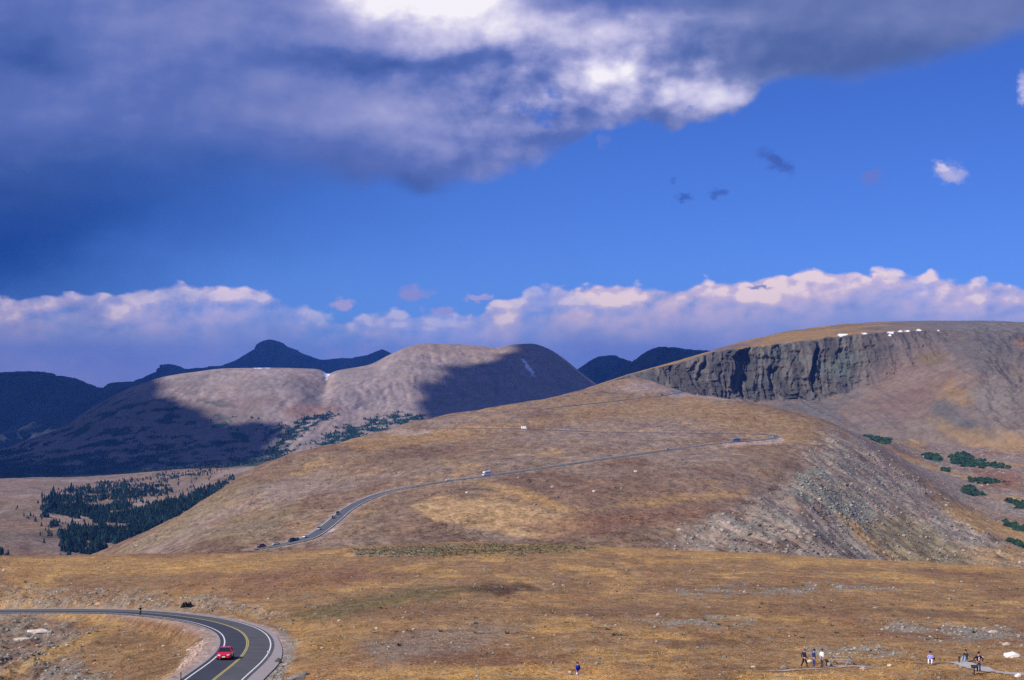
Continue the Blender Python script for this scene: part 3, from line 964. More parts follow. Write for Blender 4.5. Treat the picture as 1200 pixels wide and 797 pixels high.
def cm_disp(V, T, PXg):
    x, y = V[..., 0], V[..., 1]
    cl = ss(T, 1.95, 2.15) * (1 - ss(T, 2.95, 3.02)) * (1 - ss(PXg, 1090, 1140)) * ss(PXg, 715, 780)
    edge = ss(T, 1.7, 2.1) * (1 - ss(T, 3.0, 3.25)) * (1 - ss(PXg, 1090, 1150)) * ss(PXg, 700, 780)
    # buttresses: columns that stand out of the wall
    w1 = fbm(x / 110, T * 1.1, 4, 203) * 0.42
    big = ridged(x / 120 + w1, T * 0.05, 2, 207) - 0.5
    but = ridged(x / 44 + w1 * 1.5, T * 0.10, 3, 201, 0.55) - 0.55
    fine = ridged(x / 14 + w1 * 3, T * 0.9, 4, 205, 0.6) - 0.5
    brk = ridged(x / 70, V[..., 2] / 26 + x / 260, 4, 206, 0.55) - 0.5
    V = V.copy()
    amp = 1.0 - 0.55 * ss(PXg, 900, 1010)
    V[..., 1] -= edge * amp * (but * (22 + 22 * fbm(x / 130, T * 0.6, 2, 208)) + big * 34 + fine * 15 + brk * 8)
    V[..., 1] += cl * (fbm(x / 9, V[..., 2] / 12, 4, 209) * 5 + (fbm(x / 90, V[..., 2] / 11, 3, 210)) * 4)
    V[..., 2] += edge * fbm(x / 22, T * 3, 4, 211) * 2.5
    # low left wall breaks into steps
    tal = ss(T, 0.3, 0.9) * (1 - ss(T, 1.9, 2.1))
    V[..., 2] += tal * ((ridged(x / 60 + T * 0.6, T * 0.35, 4, 213) - 0.5) * 7 + fbm(x / 22, y / 22, 4, 214) * 1.5)
    rs = ss(PXg, 1090, 1170) * ss(T, 0.6, 1.2) * (1 - ss(T, 3.3, 3.8))
    V[..., 2] += rs * ((ridged(x / 75 - V[..., 2] / 70, T * 1.2, 5, 215) - 0.5) * 16 + fbm(x / 18, y / 18, 4, 216) * 2.5)
    V[..., 2] += fbm(x / 50, y / 50, 4, 217) * 2.0
    return V


def cm_col(V, T, sx, sy):
    x, y, z = V[..., 0], V[..., 1], V[..., 2]
    A = np.broadcast_to(np.array((0.150, 0.116, 0.098)), x.shape + (3,)).copy()
    A = lerp3(A, np.array((0.185, 0.150, 0.125)), ss(fbm(x / 26, z / 26 + y / 40, 5, 234), 0.0, 0.4) * 0.7)
    n1 = fbm(x / 40, z / 90, 5, 231); n2 = fbm(x / 120, z / 50, 5, 233)
    A = lerp3(A, SLATE * 0.9, ss(fbm(x / 90 + z / 60, T * 2, 5, 235), 0.0, 0.4) * 0.5)
    cl = ss(T, 1.97, 2.05) * (1 - ss(T, 2.98, 3.03)) * (1 - ss(sx, 1080, 1140))
    wall = lerp3(np.broadcast_to(np.array((0.062, 0.059, 0.057)), x.shape + (3,)).copy(), np.array((0.125, 0.112, 0.100)), ss(fbm(x / 16, z / 70, 5, 232) + n1 * 0.6, -0.2, 0.4))
    wall = lerp3(wall, np.array((0.10, 0.125, 0.115)), ss(n2, 0.0, 0.4) * ss(sx, 880, 920) * (1 - ss(sx, 990, 1030)) * 0.7)
    wall = lerp3(wall, np.array((0.135, 0.102, 0.092)), ss(sx, 980, 1060) * 0.6)
    wall = lerp3(wall, np.array((0.045, 0.045, 0.05)), ss(fbm(x / 7, z / 90, 4, 237), 0.1, 0.45) * 0.55)
    A = lerp3(A, wall, cl)
    plateau = ss(T, 3.02, 3.08) * (1 - ss(sx, 1020, 1120))
    A = lerp3(A, GOLD * 0.72, plateau * ss(fbm(x / 120, y / 160, 4, 239), -0.5, 0.2) * 0.9)
    top = ss(T, 3.02, 3.08) * ss(sx, 1000, 1100)
    A = lerp3(A, SLATE * 1.15, top * 0.7)
    for poly, c, s, st in (([(1040, 430), (1090, 408), (1140, 400), (1150, 440), (1080, 490), (1020, 500), (960, 490), (1000, 470)], np.array((0.20, 0.138, 0.112)), 12, 0.55),
                           ([(1085, 480), (1110, 465), (1160, 505), (1168, 520), (1120, 518), (1090, 500)], SLATE * 0.75, 5, 0.9),
                           ([(890, 472), (980, 468), (985, 500), (880, 490)], SLATE * 0.95, 5, 0.6),
                           ([(1090, 400), (1200, 384), (1200, 430), (1150, 440)], SLATE * 0.75, 10, 0.7),
                           ([(1020, 470), (1060, 455), (1110, 450), (1090, 475), (1050, 490)], np.array((0.15, 0.10, 0.085)), 6, 0.6),
                           ([(1130, 455), (1190, 440), (1200, 475), (1150, 490)], np.array((0.17, 0.15, 0.13)), 8, 0.6),
                           ([(1090, 490), (1170, 508), (1210, 512), (1210, 530), (1150, 528), (1120, 520)], GOLD * 0.85, 6, 0.45),
                           ([(1185, 400), (1200, 398), (1200, 412), (1188, 410)], RUST * 1.3, 4, 0.5),
                           ([(1100, 455), (1120, 445), (1140, 470), (1120, 480)], GOLD * 0.7, 6, 0.5)):
        A = lerp3(A, c, pmask(sx, sy, poly, s, 14, 30, int(poly[0][0]) + 11) * (T < 3.1) * st)
    A = lerp3(A, OLIVE * 0.9, pmask(sx, sy, [(1070, 418), (1100, 412), (1115, 420), (1085, 430)], 3, 6, 14, 99) * 0.5)
    # snow left along the rim
    sn = np.zeros(x.shape)
    for (a, b, w, h) in ((985, 392, 5, 2.2), (991, 391, 3, 1.2), (1013, 390, 3.5, 1.2), (1044, 389, 4, 1.6), (1043, 392, 2.5, 1.2), (1055, 387.5, 3, 1.2), (1064, 387, 4, 1.2), (1077, 386, 3.5, 1.5), (1100, 386.5, 1.5, 1)):
        sn = np.maximum(sn, ss(1.2 - np.hypot((sx - a) / (w * 0.72), (sy - b - 0.8) / (h * 0.7)) + fbm(sx / 3, sy / 2, 2, 77) * 0.6, 0, 0.3) * (T < 3.25) * (T > 2.5))
    A = lerp3(A, np.array((0.86, 0.86, 0.9)), sn)
    return A


rock_mat = ground_mat('mountain_rock', (0.12, 0.03, 0.012), 0.4, 1.6)
cmo, cV, cT, cX, cY = loft('cliff_mountain', cm_rows, 640, 1460, 1.0, (14, 70, 110, 60, 14, 6), rock_mat, cm_disp, cm_col)

# ---- the pale double dome and its long dark spur
dm_rows = [
    [(-420, 640, 4200), (0, 600, 4300), (100, 590, 4300), (200, 582, 4300), (300, 572, 4300), (420, 560, 4500), (700, 540, 4800), (900, 540, 5000)],
    [(-420, 590, 4300), (0, 561, 4400), (90, 560, 4400), (180, 554, 4400), (260, 548, 4450), (320, 540, 4500), (360, 532, 4600), (420, 522, 4800), (520, 510, 5000), (700, 500, 5200), (900, 500, 5400)],
    [(-420, 575, 4700), (0, 541, 4750), (60, 533, 4800), (130, 520, 4850), (200, 510, 4900), (260, 503, 4900), (310, 500, 4900), (345, 492, 5000), (385, 487, 5150), (440, 480, 5350), (520, 472, 5450), (620, 472, 5500), (700, 478, 5500), (900, 490, 5600)],
    [(-420, 568, 5000), (0, 530, 5050), (50, 513, 5100), (100, 492, 5150), (150, 474, 5200), (200, 464, 5250), (250, 459, 5300), (310, 456, 5300), (350, 458, 5340), (375, 464, 5400), (395, 455, 5450), (430, 445, 5550), (480, 434, 5680), (560, 434, 5800), (640, 440, 5800), (700, 464, 5800), (900, 500, 5900)],
    [(-420, 565, 5300), (0, 527, 5300), (30, 516, 5350), (75, 499, 5400), (100, 483, 5400), (130, 466, 5450), (150, 456, 5500), (168, 449, 5550), (190, 442, 5600), (220, 437, 5650), (270, 431.5, 5700), (320, 431, 5700), (365, 432, 5740), (376, 433.5, 5765), (384, 438, 5800),
     (394, 434.5, 5830), (430, 428, 5930), (460, 414, 6040), (478, 406.5, 6110), (495, 402.8, 6170), (540, 403.5, 6200), (582, 407.3, 6200), (602, 404, 6200), (622, 403, 6200), (640, 408, 6200), (660, 420, 6200), (680, 436, 6200), (700, 451, 6200), (740, 476, 6200), (900, 510, 6300)],
    [(-420, 580, 6000), (0, 545, 6000), (150, 480, 6200), (300, 445, 6500), (384, 452, 6800), (500, 420, 7000), (640, 425, 7000), (740, 490, 7000), (900, 520, 7000)],
    [(-420, 560, 9000), (300, 540, 9500), (900, 540, 9500)],
]


def dm_disp(V, T, PXg):
    x, y = V[..., 0], V[..., 1]
    V = V.copy()
    face = ss(T, 0.6, 1.6) * (1 - ss(T, 3.55, 3.97))
    # ribs and chutes run down the face
    lean = (T - 2) * np.where(PXg < 390, -0.25, 0.45)
    rib = ridged(x / 150 + lean + fbm(x / 420, T * 0.4, 2, 307) * 0.25, T * 0.12, 3, 301, 0.5) - 0.5
    V[..., 1] += face * rib * 30 * (0.5 + 1.2 * np.clip(fbm(x / 500, T * 0.8, 3, 309) + 0.4, 0, 1))
    V[..., 1] += face * (ridged(x / 52 + lean * 2.5 + fbm(x / 140, T * 1.5, 3, 310) * 0.9, T * 0.8, 4, 302, 0.6) - 0.5) * 13
    V[..., 2] += face * (fbm(x / 70, y / 70, 5, 303) * 4 + fbm(x / 16, y / 16, 3, 304) * 1.6)
    V[..., 2] += fbm(x / 300, y / 300, 3, 305) * 2
    return V


DOME_WOODS = ([(326, 510), (350, 492), (385, 483), (394, 486), (362, 502), (340, 518)], [(368, 520), (392, 502), (436, 496), (462, 505), (430, 513), (388, 526)],
              [(428, 492), (470, 484), (504, 487), (484, 497), (440, 499)], [(312, 500), (334, 496), (336, 530), (312, 540)])


def dm_col(V, T, sx, sy):
    x, y, z = V[..., 0], V[..., 1], V[..., 2]
    A = np.broadcast_to(np.array((0.292, 0.232, 0.212)), x.shape + (3,)).copy()
    n = fbm(x / 160, T * 2.0, 5, 321)
    A = lerp3(A, np.array((0.21, 0.185, 0.16)), ss(n, -0.1, 0.4) * 0.6)
    A = lerp3(A, np.array((0.30, 0.235, 0.205)), ss(fbm(x / 60 + T * 0.4, T * 0.7, 5, 323), 0.1, 0.45) * 0.7)
    A = lerp3(A, np.array((0.25, 0.18, 0.13)), pmask(sx, sy, [(480, 403), (600, 403), (640, 410), (600, 420), (500, 418), (470, 412)], 4, 6, 30, 5) * 0.5)
    A = A * (1 + 0.22 * fbm(x / 22, T * 6, 4, 341) + 0.12 * fbm(x / 46 + T * 1.5, T * 1.0, 4, 343) + 0.16 * fbm(x / 9, T * 14, 3, 345))[..., None]
    # pale chutes
    for poly, st in (([(246, 438), (254, 437), (236, 462), (228, 468)], .5), ([(306, 434), (311, 433), (345, 478), (338, 478)], .55), ([(460, 418), (468, 416), (420, 468), (400, 480), (412, 466)], .5),
                     ([(490, 410), (497, 410), (440, 480), (428, 484)], .5), ([(384, 440), (392, 438), (386, 460), (379, 468)], .6)):
        A = lerp3(A, np.array((0.44, 0.345, 0.31)), pmask(sx, sy, poly, 1.5, 3, 20, int(poly[0][0])) * st * 0.8 * ss(fbm(sx / 9, sy / 14, 3, 351), -0.5, 0.3))
    A = lerp3(A, np.array((0.27, 0.14, 0.09)), pmask(sx, sy, [(325, 482), (350, 474), (400, 476), (390, 484), (345, 490)], 4, 8, 20, 9) * 0.6)
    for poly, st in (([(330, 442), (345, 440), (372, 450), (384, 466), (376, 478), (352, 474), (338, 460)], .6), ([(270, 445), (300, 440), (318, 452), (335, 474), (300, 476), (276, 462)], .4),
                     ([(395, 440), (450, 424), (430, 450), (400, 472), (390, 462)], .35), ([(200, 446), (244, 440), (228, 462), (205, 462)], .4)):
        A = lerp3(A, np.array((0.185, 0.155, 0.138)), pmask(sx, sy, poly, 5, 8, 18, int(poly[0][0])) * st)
    # forest and scrub low down
    low = ss(sy, 470, 505) * (T < 3.2)
    t1 = ss(fbm(x / 60 + y / 200, T * 9, 5, 331) + fbm(x / 300, T * 2, 3, 333) * 0.5 + (ss(sy, 500, 552) - 0.5) * 0.7, 0.16, 0.3)
    A = lerp3(A, GREEN * 1.1, low * t1)
    for poly in DOME_WOODS:
        A = lerp3(A, GREEN * 1.1, pmask(sx, sy, poly, 2, 7, 12, int(poly[0][0])) * ss(fbm(x / 40, T * 14, 4, 349), -0.25, 0.0) * (T < 3.2))
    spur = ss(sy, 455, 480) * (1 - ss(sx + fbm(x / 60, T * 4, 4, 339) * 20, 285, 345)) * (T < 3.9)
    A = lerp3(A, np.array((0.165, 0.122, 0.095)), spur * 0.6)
    A = lerp3(A, GREEN, spur * (1 - ss(sx, 225, 300) * (1 - ss(sy, 490, 500))) * ss(fbm(x / 90 + y / 300, T * 5, 5, 335), 0.12, 0.28))
    A = lerp3(A, GREEN * 1.1, ss(sy + fbm(x / 120, T * 3, 4, 337) * 10, 540, 552) * (T < 2.6) * (1 - ss(sx, 300, 350)) * 0.9)
    # snow
    for poly in ([(378, 432), (388, 433), (386, 438), (382, 446), (379, 440)], [(611, 420), (614, 421), (622, 431), (628, 442), (625, 441), (617, 431)], [(296, 430.5), (302, 430.2), (318, 430.2), (312, 431.7), (298, 431.9)]):
        A = lerp3(A, np.array((0.82, 0.82, 0.87)), pmask(sx, sy, poly, 0.7, 2.2, 6, int(poly[0][0])) * (T < 4.2))
    return A


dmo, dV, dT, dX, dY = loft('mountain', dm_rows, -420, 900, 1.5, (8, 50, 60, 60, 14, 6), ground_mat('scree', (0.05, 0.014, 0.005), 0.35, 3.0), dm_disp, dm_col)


# ---- far ranges
def far_range(name, sky, D, depth, base, seed, tone, rough):
    sky = np.array(sky, float)
    s0 = [(p, q, D) for p, q in sky]
    n = len(s0)
    rws = [[(p, base, D - depth) for p, q, _ in s0], [(p, q * 0.45 + base * 0.55, D - depth * 0.55) for p, q, _ in s0], s0, [(p, base, D + depth) for p, q, _ in s0]]

    def disp(V, T, PXg):
        x, y = V[..., 0], V[..., 1]
        V = V.copy()
        f = ss(T, 0.2, 1.0) * (1 - ss(T, 1.85, 2.0))
        V[..., 1] -= f * (ridged(x / (D * 0.028), T * 0.5, 5, seed) - 0.5) * depth * 0.45
        V[..., 2] += (ridged(x / (D * 0.008), y / (D * 0.02), 4, seed + 3) - 0.55) * rough * ss(T, 0.5, 1.6)
        return V

    def color(V, T, sx, sy):
        A = np.broadcast_to(np.array(tone), V.shape).copy()
        A = lerp3(A, np.array(tone) * 1.9, ss(ridged(V[..., 0] / (D * 0.01), T * 3, 4, seed + 7), 0.5, 0.75) * 0.6)
        return A
    p0, p1 = sky[0, 0], sky[-1, 0]
    return loft(name, rws, p0, p1, 1.5, (20, 40, 8), far_mat, disp, color)


far_mat = ground_mat('far_rock', (0.02, 0.006, 0.002), 0.3, 4.0)
FAR = [
    far_range('mountain', [(-420, 450), (-300, 430), (-150, 438), (-60, 446), (0, 440), (20, 438), (45, 437.3), (66, 441), (85, 443.5), (105, 451), (118, 456), (135, 455), (150, 449.5), (163, 449), (200, 470), (300, 500)], 9000, 2200, 560, 401, (0.03, 0.036, 0.028), 14),
    far_range('mountain', [(100, 480), (160, 454), (180, 443), (195, 433), (203, 428.5), (210, 429.5), (220, 434), (240, 432), (265, 430), (285, 417.5), (300, 408.5), (312, 403), (320, 399.6), (329, 403), (340, 408.5), (360, 417), (380, 422.8), (395, 421.5), (412, 420.8), (430, 418.5), (440, 414), (448, 411), (454, 414), (470, 425), (520, 450), (600, 470)], 14000, 3000, 560, 421, (0.034, 0.038, 0.034), 11),
    far_range('mountain', [(600, 480), (650, 450), (672, 437), (690, 425), (705, 419), (716, 418.5), (735, 424), (760, 436), (820, 460), (900, 480)], 11000, 2500, 540, 441, (0.034, 0.038, 0.034), 12),
    far_range('mountain', [(620, 500), (680, 468), (705, 450), (722, 437), (745, 422), (760, 412), (775, 408.5), (800, 409.5), (825, 413), (860, 424), (920, 450), (1000, 480)], 8000, 1600, 560, 461, (0.028, 0.03, 0.028), 10),
]

# the plains far below, out to the horizon
nr, na = 40, 160
rad = np.concatenate([[0.0], np.exp(np.linspace(math.log(800), math.log(24000), nr - 1))])
ang = np.linspace(0, 2 * PI, na)
RR, AA = np.meshgrid(rad, ang, indexing='ij')
ZZ = -420 - 1300 * (RR / 24000) ** 1.2 + fbm(RR * np.cos(AA) / 3000, RR * np.sin(AA) / 3000, 4, 501) * 60
base = mesh_obj('ground', np.stack([RR * np.cos(AA), RR * np.sin(AA), ZZ], -1).reshape(-1, 3), grid_faces(nr, na), far_mat, smooth=True)
tag(base, kind='structure')
set_albedo(base, np.broadcast_to(np.array((0.07, 0.075, 0.05)), ZZ.shape + (3,)).copy())


# ------------------------------------------------------------------ clouds overhead, high above the frame, that shade the mountains
cloud_mat = mat('cloud', (0.85, 0.85, 0.88), 1.0, 0.0)
CLOUD_Z = 4000.0


def surface_point(px, py):
    best = None
    for V, sx, sy, T, tm in ((dV, dX, dY, dT, 4.0), *[(f[1], f[3], f[4], f[2], 2.0) for f in FAR]):
        d = (sx - px) ** 2 + ((sy - py) * 1.0) ** 2 + (T > tm) * 1e6
        k = np.unravel_index(d.argmin(), d.shape)
        if d[k] < 9 and (best is None or V[k][1] < best[1]): best = V[k]
    return best


def shade_cloud(poly, seed, ragged, cell):
    P = []
    for q in poly:
        p = np.array(q, float) if len(q) == 3 and q[2] != 'b' else surface_point(*q[:2])
        if p is None: continue
        if len(q) == 3 and q[2] == 'b': p = p + np.array((-60.0, 420.0, 0.0))       # carried over the crest
        k = (CLOUD_Z - p[2]) / SUN.z
        P.append((p[0] + SUN.x * k, p[1] + SUN.y * k))
    P = np.array(P)
    gx = np.arange(P[:, 0].min() - 300, P[:, 0].max() + 300, cell); gy = np.arange(P[:, 1].min() - 300, P[:, 1].max() + 300, cell)
    GX, GY = np.meshgrid(gx, gy, indexing='ij')
    d = polydist(GX, GY, [tuple(p) for p in P]) + fbm(GX / 420, GY / 420, 5, seed) * ragged
    ins = d > 0
    thick = np.sqrt(np.maximum(d, 0)) * 9
    bump = (ridged(GX / 500, GY / 500, 4, seed + 3) + 0.2)
    top = CLOUD_Z + thick * bump + 2
    bot = CLOUD_Z - thick * 0.15 - 2
    n = GX.size
    V = np.concatenate([np.stack([GX, GY, top], -1).reshape(-1, 3), np.stack([GX, GY, bot], -1).reshape(-1, 3)])
    f = grid_faces(*GX.shape)
    keep = ins.ravel()[f].all(1)
    f = f[keep]
    o = mesh_obj('clouds', V, np.concatenate([f, f[:, ::-1] + n]), cloud_mat, smooth=True)
    tag(o, kind='structure')


shade_cloud([(-200, 560, 'b'), (0, 528, 'b'), (60, 506, 'b'), (110, 478.5, 'b'), (150, 457, 'b'), (172, 448.5, 'b'), (186, 450), (188, 460), (196, 468), (214, 470), (232, 478), (236, 488), (244, 499), (270, 504), (285, 496), (308, 496), (322, 498), (330, 510), (322, 525), (312, 538),
             (290, 545), (255, 549), (180, 555), (90, 561), (0, 563), (-200, 580)], 601, 50, 45)
shade_cloud([(660, 420.5, 'b'), (640, 408.5, 'b'), (618, 403.8, 'b'), (606, 405.5), (596, 412), (575, 422), (548, 424), (530, 421), (512, 425), (498, 437), (478, 446), (474, 455), (478, 468), (487, 482), (494, 496), (510, 505), (600, 500), (700, 490), (860, 505), (880, 505, 'b'), (780, 492, 'b'), (700, 451.5, 'b'), (680, 436.5, 'b')], 611, 45, 45)
shade_cloud([(-3000, 6500, 0), (-1800, 7900, 0), (-1500, 10000, 0), (-500, 11000, 0), (-700, 16000, 100), (-5000, 16000, 100), (-6000, 7000, 0)], 621, 200, 120)
shade_cloud([(300, 7400, 0), (1500, 6600, 0), (2200, 8600, 0), (1600, 12500, 0), (0, 12500, 0)], 631, 150, 100)

# ------------------------------------------------------------------ the air
def build_haze():
    v = [(-25000, -25000, -1800), (25000, -25000, -1800), (25000, 25000, -1800), (-25000, 25000, -1800),
         (-25000, -25000, 420), (25000, -25000, 420), (25000, 25000, 420), (-25000, 25000, 420)]
    f = [(3, 2, 1, 0), (4, 5, 6, 7), (0, 1, 5, 4), (1, 2, 6, 5), (2, 3, 7, 6), (3, 0, 4, 7)]
    m = bpy.data.materials.new('haze')
    m.use_nodes = True
    t = m.node_tree
    t.nodes.clear()
    out = t.nodes.new('ShaderNodeOutputMaterial')
    pv = t.nodes.new('ShaderNodeVolumePrincipled')
    pv.inputs['Color'].default_value = (*HAZE_COL, 1)
    pv.inputs['Density'].default_value = HAZE_D
    pv.inputs['Anisotropy'].default_value = 0.1
    t.links.new(pv.outputs[0], out.inputs['Volume'])
    o = mesh_obj('haze', v, f, m)
    tag(o, kind='stuff')


HAZE_COL = (0.09, 0.29, 1.0)
HAZE_D = 3.6e-5
build_haze()

# ================================================================== scatter
ICO1 = None


def ico(sub):
    bm = bmesh.new()
    bmesh.ops.create_icosphere(bm, subdivisions=sub, radius=1.0)
    v = np.array([tuple(q.co) for q in bm.verts]); f = np.array([[q.index for q in p.verts] for p in bm.faces])
    bm.free()
    return v, f


def scatter(name, bv, bf, pos, size, rgb, m, squash=(1, 1, 1), rough=0.25, sink=0.25, kind='stuff', jitter_each=True, flat=True):
    """many copies of one small shape as a single mesh"""
    n, k = len(pos), len(bv)
    rz = RNG.uniform(0, 2 * PI, n)
    V = np.repeat(bv[None], n, 0)
    if jitter_each: V = V * (1 + RNG.uniform(-rough, rough, (n, k, 1)))
    sc = size[:, None] * np.array(squash)[None] * RNG.uniform(0.75, 1.3, (n, 3))
    V = V * sc[:, None, :]
    c, s = np.cos(rz)[:, None], np.sin(rz)[:, None]
    x = V[..., 0] * c - V[..., 1] * s; y = V[..., 0] * s + V[..., 1] * c
    V = np.stack([x + pos[:, None, 0], y + pos[:, None, 1], V[..., 2] + pos[:, None, 2] + (size * (squash[2] * 0.5 - sink))[:, None]], -1)
    Fc = (bf[None] + (np.arange(n) * k)[:, None, None]).reshape(-1, bf.shape[1])
    o = mesh_obj(name, V.reshape(-1, 3), Fc, m, smooth=not flat)
    set_albedo(o, np.repeat(rgb[:, None], k, 1).reshape(-1, 3))
    if kind: tag(o, kind=kind)
    return o


def screen_samples(sh, n, px0, px1, ymin, ymax, weight=None):
    """ground points spread evenly over what the camera sees"""
    sx, sy = sh.screen()
    vis = np.minimum.accumulate(np.where(sh.YY < 0, 1e9, sy), 0)
    d = np.zeros_like(sy)
    d[1:] = np.maximum(vis[:-1] - vis[1:], 0)
    w = d * (sx > px0) * (sx < px1) * (sh.YY > ymin) * (sh.YY < ymax)
    if weight is not None: w = w * weight
    p = w.ravel() / w.sum()
    idx = RNG.choice(p.size, n, p=p)
    i, j = np.unravel_index(idx, sy.shape)
    i = np.minimum(i, len(sh.Y) - 2); j = np.minimum(j, len(sh.m) - 2)
    fi, fj = RNG.uniform(0, 1, n), RNG.uniform(0, 1, n)
    y = sh.Y[i] * (1 - fi) + sh.Y[i + 1] * fi
    m = sh.m[j] * (1 - fj) + sh.m[j + 1] * fj
    x = m * y
    return np.stack([x, y, sh.z(x, y)], -1), sh.A[i, j], i, j


ALB = lambda nm, r=0.9: ground_mat(nm, (6.0, 1.5, 0.2), 0.35, 0.05)
stone_mat = ALB('stone')
blade_mat = ALB('dry_grass')
iv1, if1 = ico(1)
iv2, if2 = ico(2)

# ---- rubble of the near slope
PXn, PYn = near.screen()
wt = 0.07 + 1.6 * stone + 1.3 * rocky + 1.3 * rb + 6.0 * inner + 3.0 * outer
wt = wt * (road_d > 5.6)
P_, A_, i_, j_ = screen_samples(near, 8000, -40, 1240, 120, 570, wt)
pal = np.array([(0.27, 0.25, 0.22), (0.33, 0.29, 0.25), (0.20, 0.21, 0.19), (0.42, 0.34, 0.29), (0.24, 0.26, 0.21)])
rc = pal[RNG.choice(5, len(P_), p=(0.32, 0.2, 0.22, 0.1, 0.16))] * RNG.uniform(0.7, 1.25, (len(P_), 1))
pk = (inner[i_, j_] > 0.3)
rc[pk] = np.array((0.50, 0.36, 0.29)) * RNG.uniform(0.75, 1.15, (pk.sum(), 1))
sz = np.exp(RNG.normal(math.log(0.09), 0.5, len(P_))) * (P_[:, 1] / 200) ** 0.55
sz = np.minimum(sz, 0.36)
scatter('rubble', iv1, if1, P_, sz, rc, stone_mat, (1.2, 1.0, 0.7), 0.28, 0.15)
# ---- bunches of grass
bv, bf = [], []
for k in range(6):
    a = k * PI / 3 + random.uniform(-.3, .3)
    c, s = math.cos(a), math.sin(a)
    q = len(bv)
    l = random.uniform(0.5, 0.9); h = random.uniform(0.6, 1.0)
    bv += [(-s * .17, c * .17, 0), (s * .17, -c * .17, 0), (c * l, s * l, h)]
    bf += [(q, q + 1, q + 2)]
bv, bf = np.array(bv), np.array(bf)
wt = (road_d > 6.8) * (1 - 0.8 * rocky) * (1 - 0.7 * stone) * (0.5 + ss(fbm(near.X / 5, near.YY / 8, 4, 701), -0.3, 0.4))
P_, A_, i_, j_ = screen_samples(near, 60000, -40, 1240, 120, 575, wt)
sz = RNG.uniform(0.13, 0.34, len(P_)) * (P_[:, 1] / 200) ** 0.35
gc = A_ * RNG.uniform(0.8, 1.6, (len(P_), 1)) * np.array((1.05, 1.0, 0.88))
scatter('grass', bv, bf, P_, sz, gc, blade_mat, (1, 1, 0.6), 0.1, 0.42)
# low dark willow on the brow
wt = pmask(PXn, PYn, [(405, 646), (450, 642), (540, 638), (640, 638), (700, 642), (620, 649), (520, 651), (430, 652)], 3, 8, 20, 707) * (near.YY > 400) + 0.004 * ss(PYn, 640, 700)
wt = wt * (road_d > 8.5)
P_, A_, i_, j_ = screen_samples(near, 2000, -40, 1240, 200, 560, wt)
gc = np.array((0.15, 0.135, 0.075)) * RNG.uniform(0.5, 1.6, (len(P_), 1))
scatter('shrubbery', bv, bf, P_, RNG.uniform(0.35, 0.8, len(P_)), gc, blade_mat, (1.2, 1.2, 0.7), 0.1, 0.4)
# ---- boulders and loose stone on the hill flank
PXh, PYh = hill.screen()
wt = 0.012 + flank * 0.8 + outc * 3.0 + ss(PXh, 930, 1000) * 0.35 + 3.0 * pmask(PXh, PYh, [(985, 505), (1010, 512), (1060, 550), (1095, 578), (1080, 580), (1040, 556), (990, 518)], 3, 6, 20, 711)
wt = wt * (hill.YY > 860) * (hill.YY < 2600) * (dR > 8)
P_, A_, i_, j_ = screen_samples(hill, 7000, 120, 1260, 860, 2600, wt)
rc = pal[RNG.choice(5, len(P_), p=(0.3, 0.22, 0.24, 0.1, 0.14))] * RNG.uniform(0.55, 1.2, (len(P_), 1))
scatter('rubble', iv1, if1, P_, np.minimum(np.exp(RNG.normal(math.log(0.40), 0.6, len(P_))), 1.4), rc, stone_mat, (1.2, 1.0, 0.75), 0.28, 0.2)
# dark heath tussocks and low shrubs on the hill, so that the slope is not smooth
wt = (hill.YY > 860) * (hill.YY < 2700) * (dR > 9) * (0.25 + ss(fbm(hill.X / 40, hill.YY / 90, 4, 715), 0.0, 0.4)) * (PXh > 100)
P_, A_, i_, j_ = screen_samples(hill, 18000, 100, 1260, 860, 2700, wt)
scatter('grass', bv, bf, P_, RNG.uniform(0.5, 1.15, len(P_)), A_ * RNG.uniform(0.35, 1.2, (len(P_), 1)), blade_mat, (1.3, 1.3, 0.6), 0.1, 0.4)

# ---- conifers
def conifer_shape(seed, tiers=5, spokes=9, width=0.24):
    r = np.random.default_rng(seed)
    V, Fc = [], []
    for t in range(tiers):
        z0 = 0.06 + 0.8 * t / tiers; z1 = min(1.0, z0 + 0.36 + 0.05 * r.random())
        rad = width * (1 - t / (tiers + 0.6))
        q = len(V)
        V.append((r.normal(0, .008), r.normal(0, .008), z1))
        for k in range(spokes * 2):
            a = k * PI / spokes + r.normal(0, 0.12)
            rr = rad * (r.uniform(0.85, 1.25) if k % 2 == 0 else r.uniform(0.4, 0.62))
            V.append((rr * math.cos(a), rr * math.sin(a), z0 - (0.03 if k % 2 == 0 else -0.03) + r.normal(0, .015)))
        for k in range(spokes * 2):
            Fc.append((q, q + 1 + k, q + 1 + (k + 1) % (spokes * 2)))
    return np.array(V), np.array(Fc)


needle = ground_mat('conifer_needles', (1.2, 0.3, 0.05), 0.5, 0.1)
bark = mat('bark', (0.09, 0.065, 0.05), 0.95, 0.1)
tv, tf = conifer_shape(3)


def trunk_bm(r, h):
    a = np.arange(7) * 2 * PI / 7
    V = [(r * math.cos(q), r * math.sin(q), -0.06) for q in a] + [(r * .6 * math.cos(q), r * .6 * math.sin(q), h) for q in a]
    return np.array(V), np.array([(k, (k + 1) % 7, 7 + (k + 1) % 7, 7 + k) for k in range(7)])


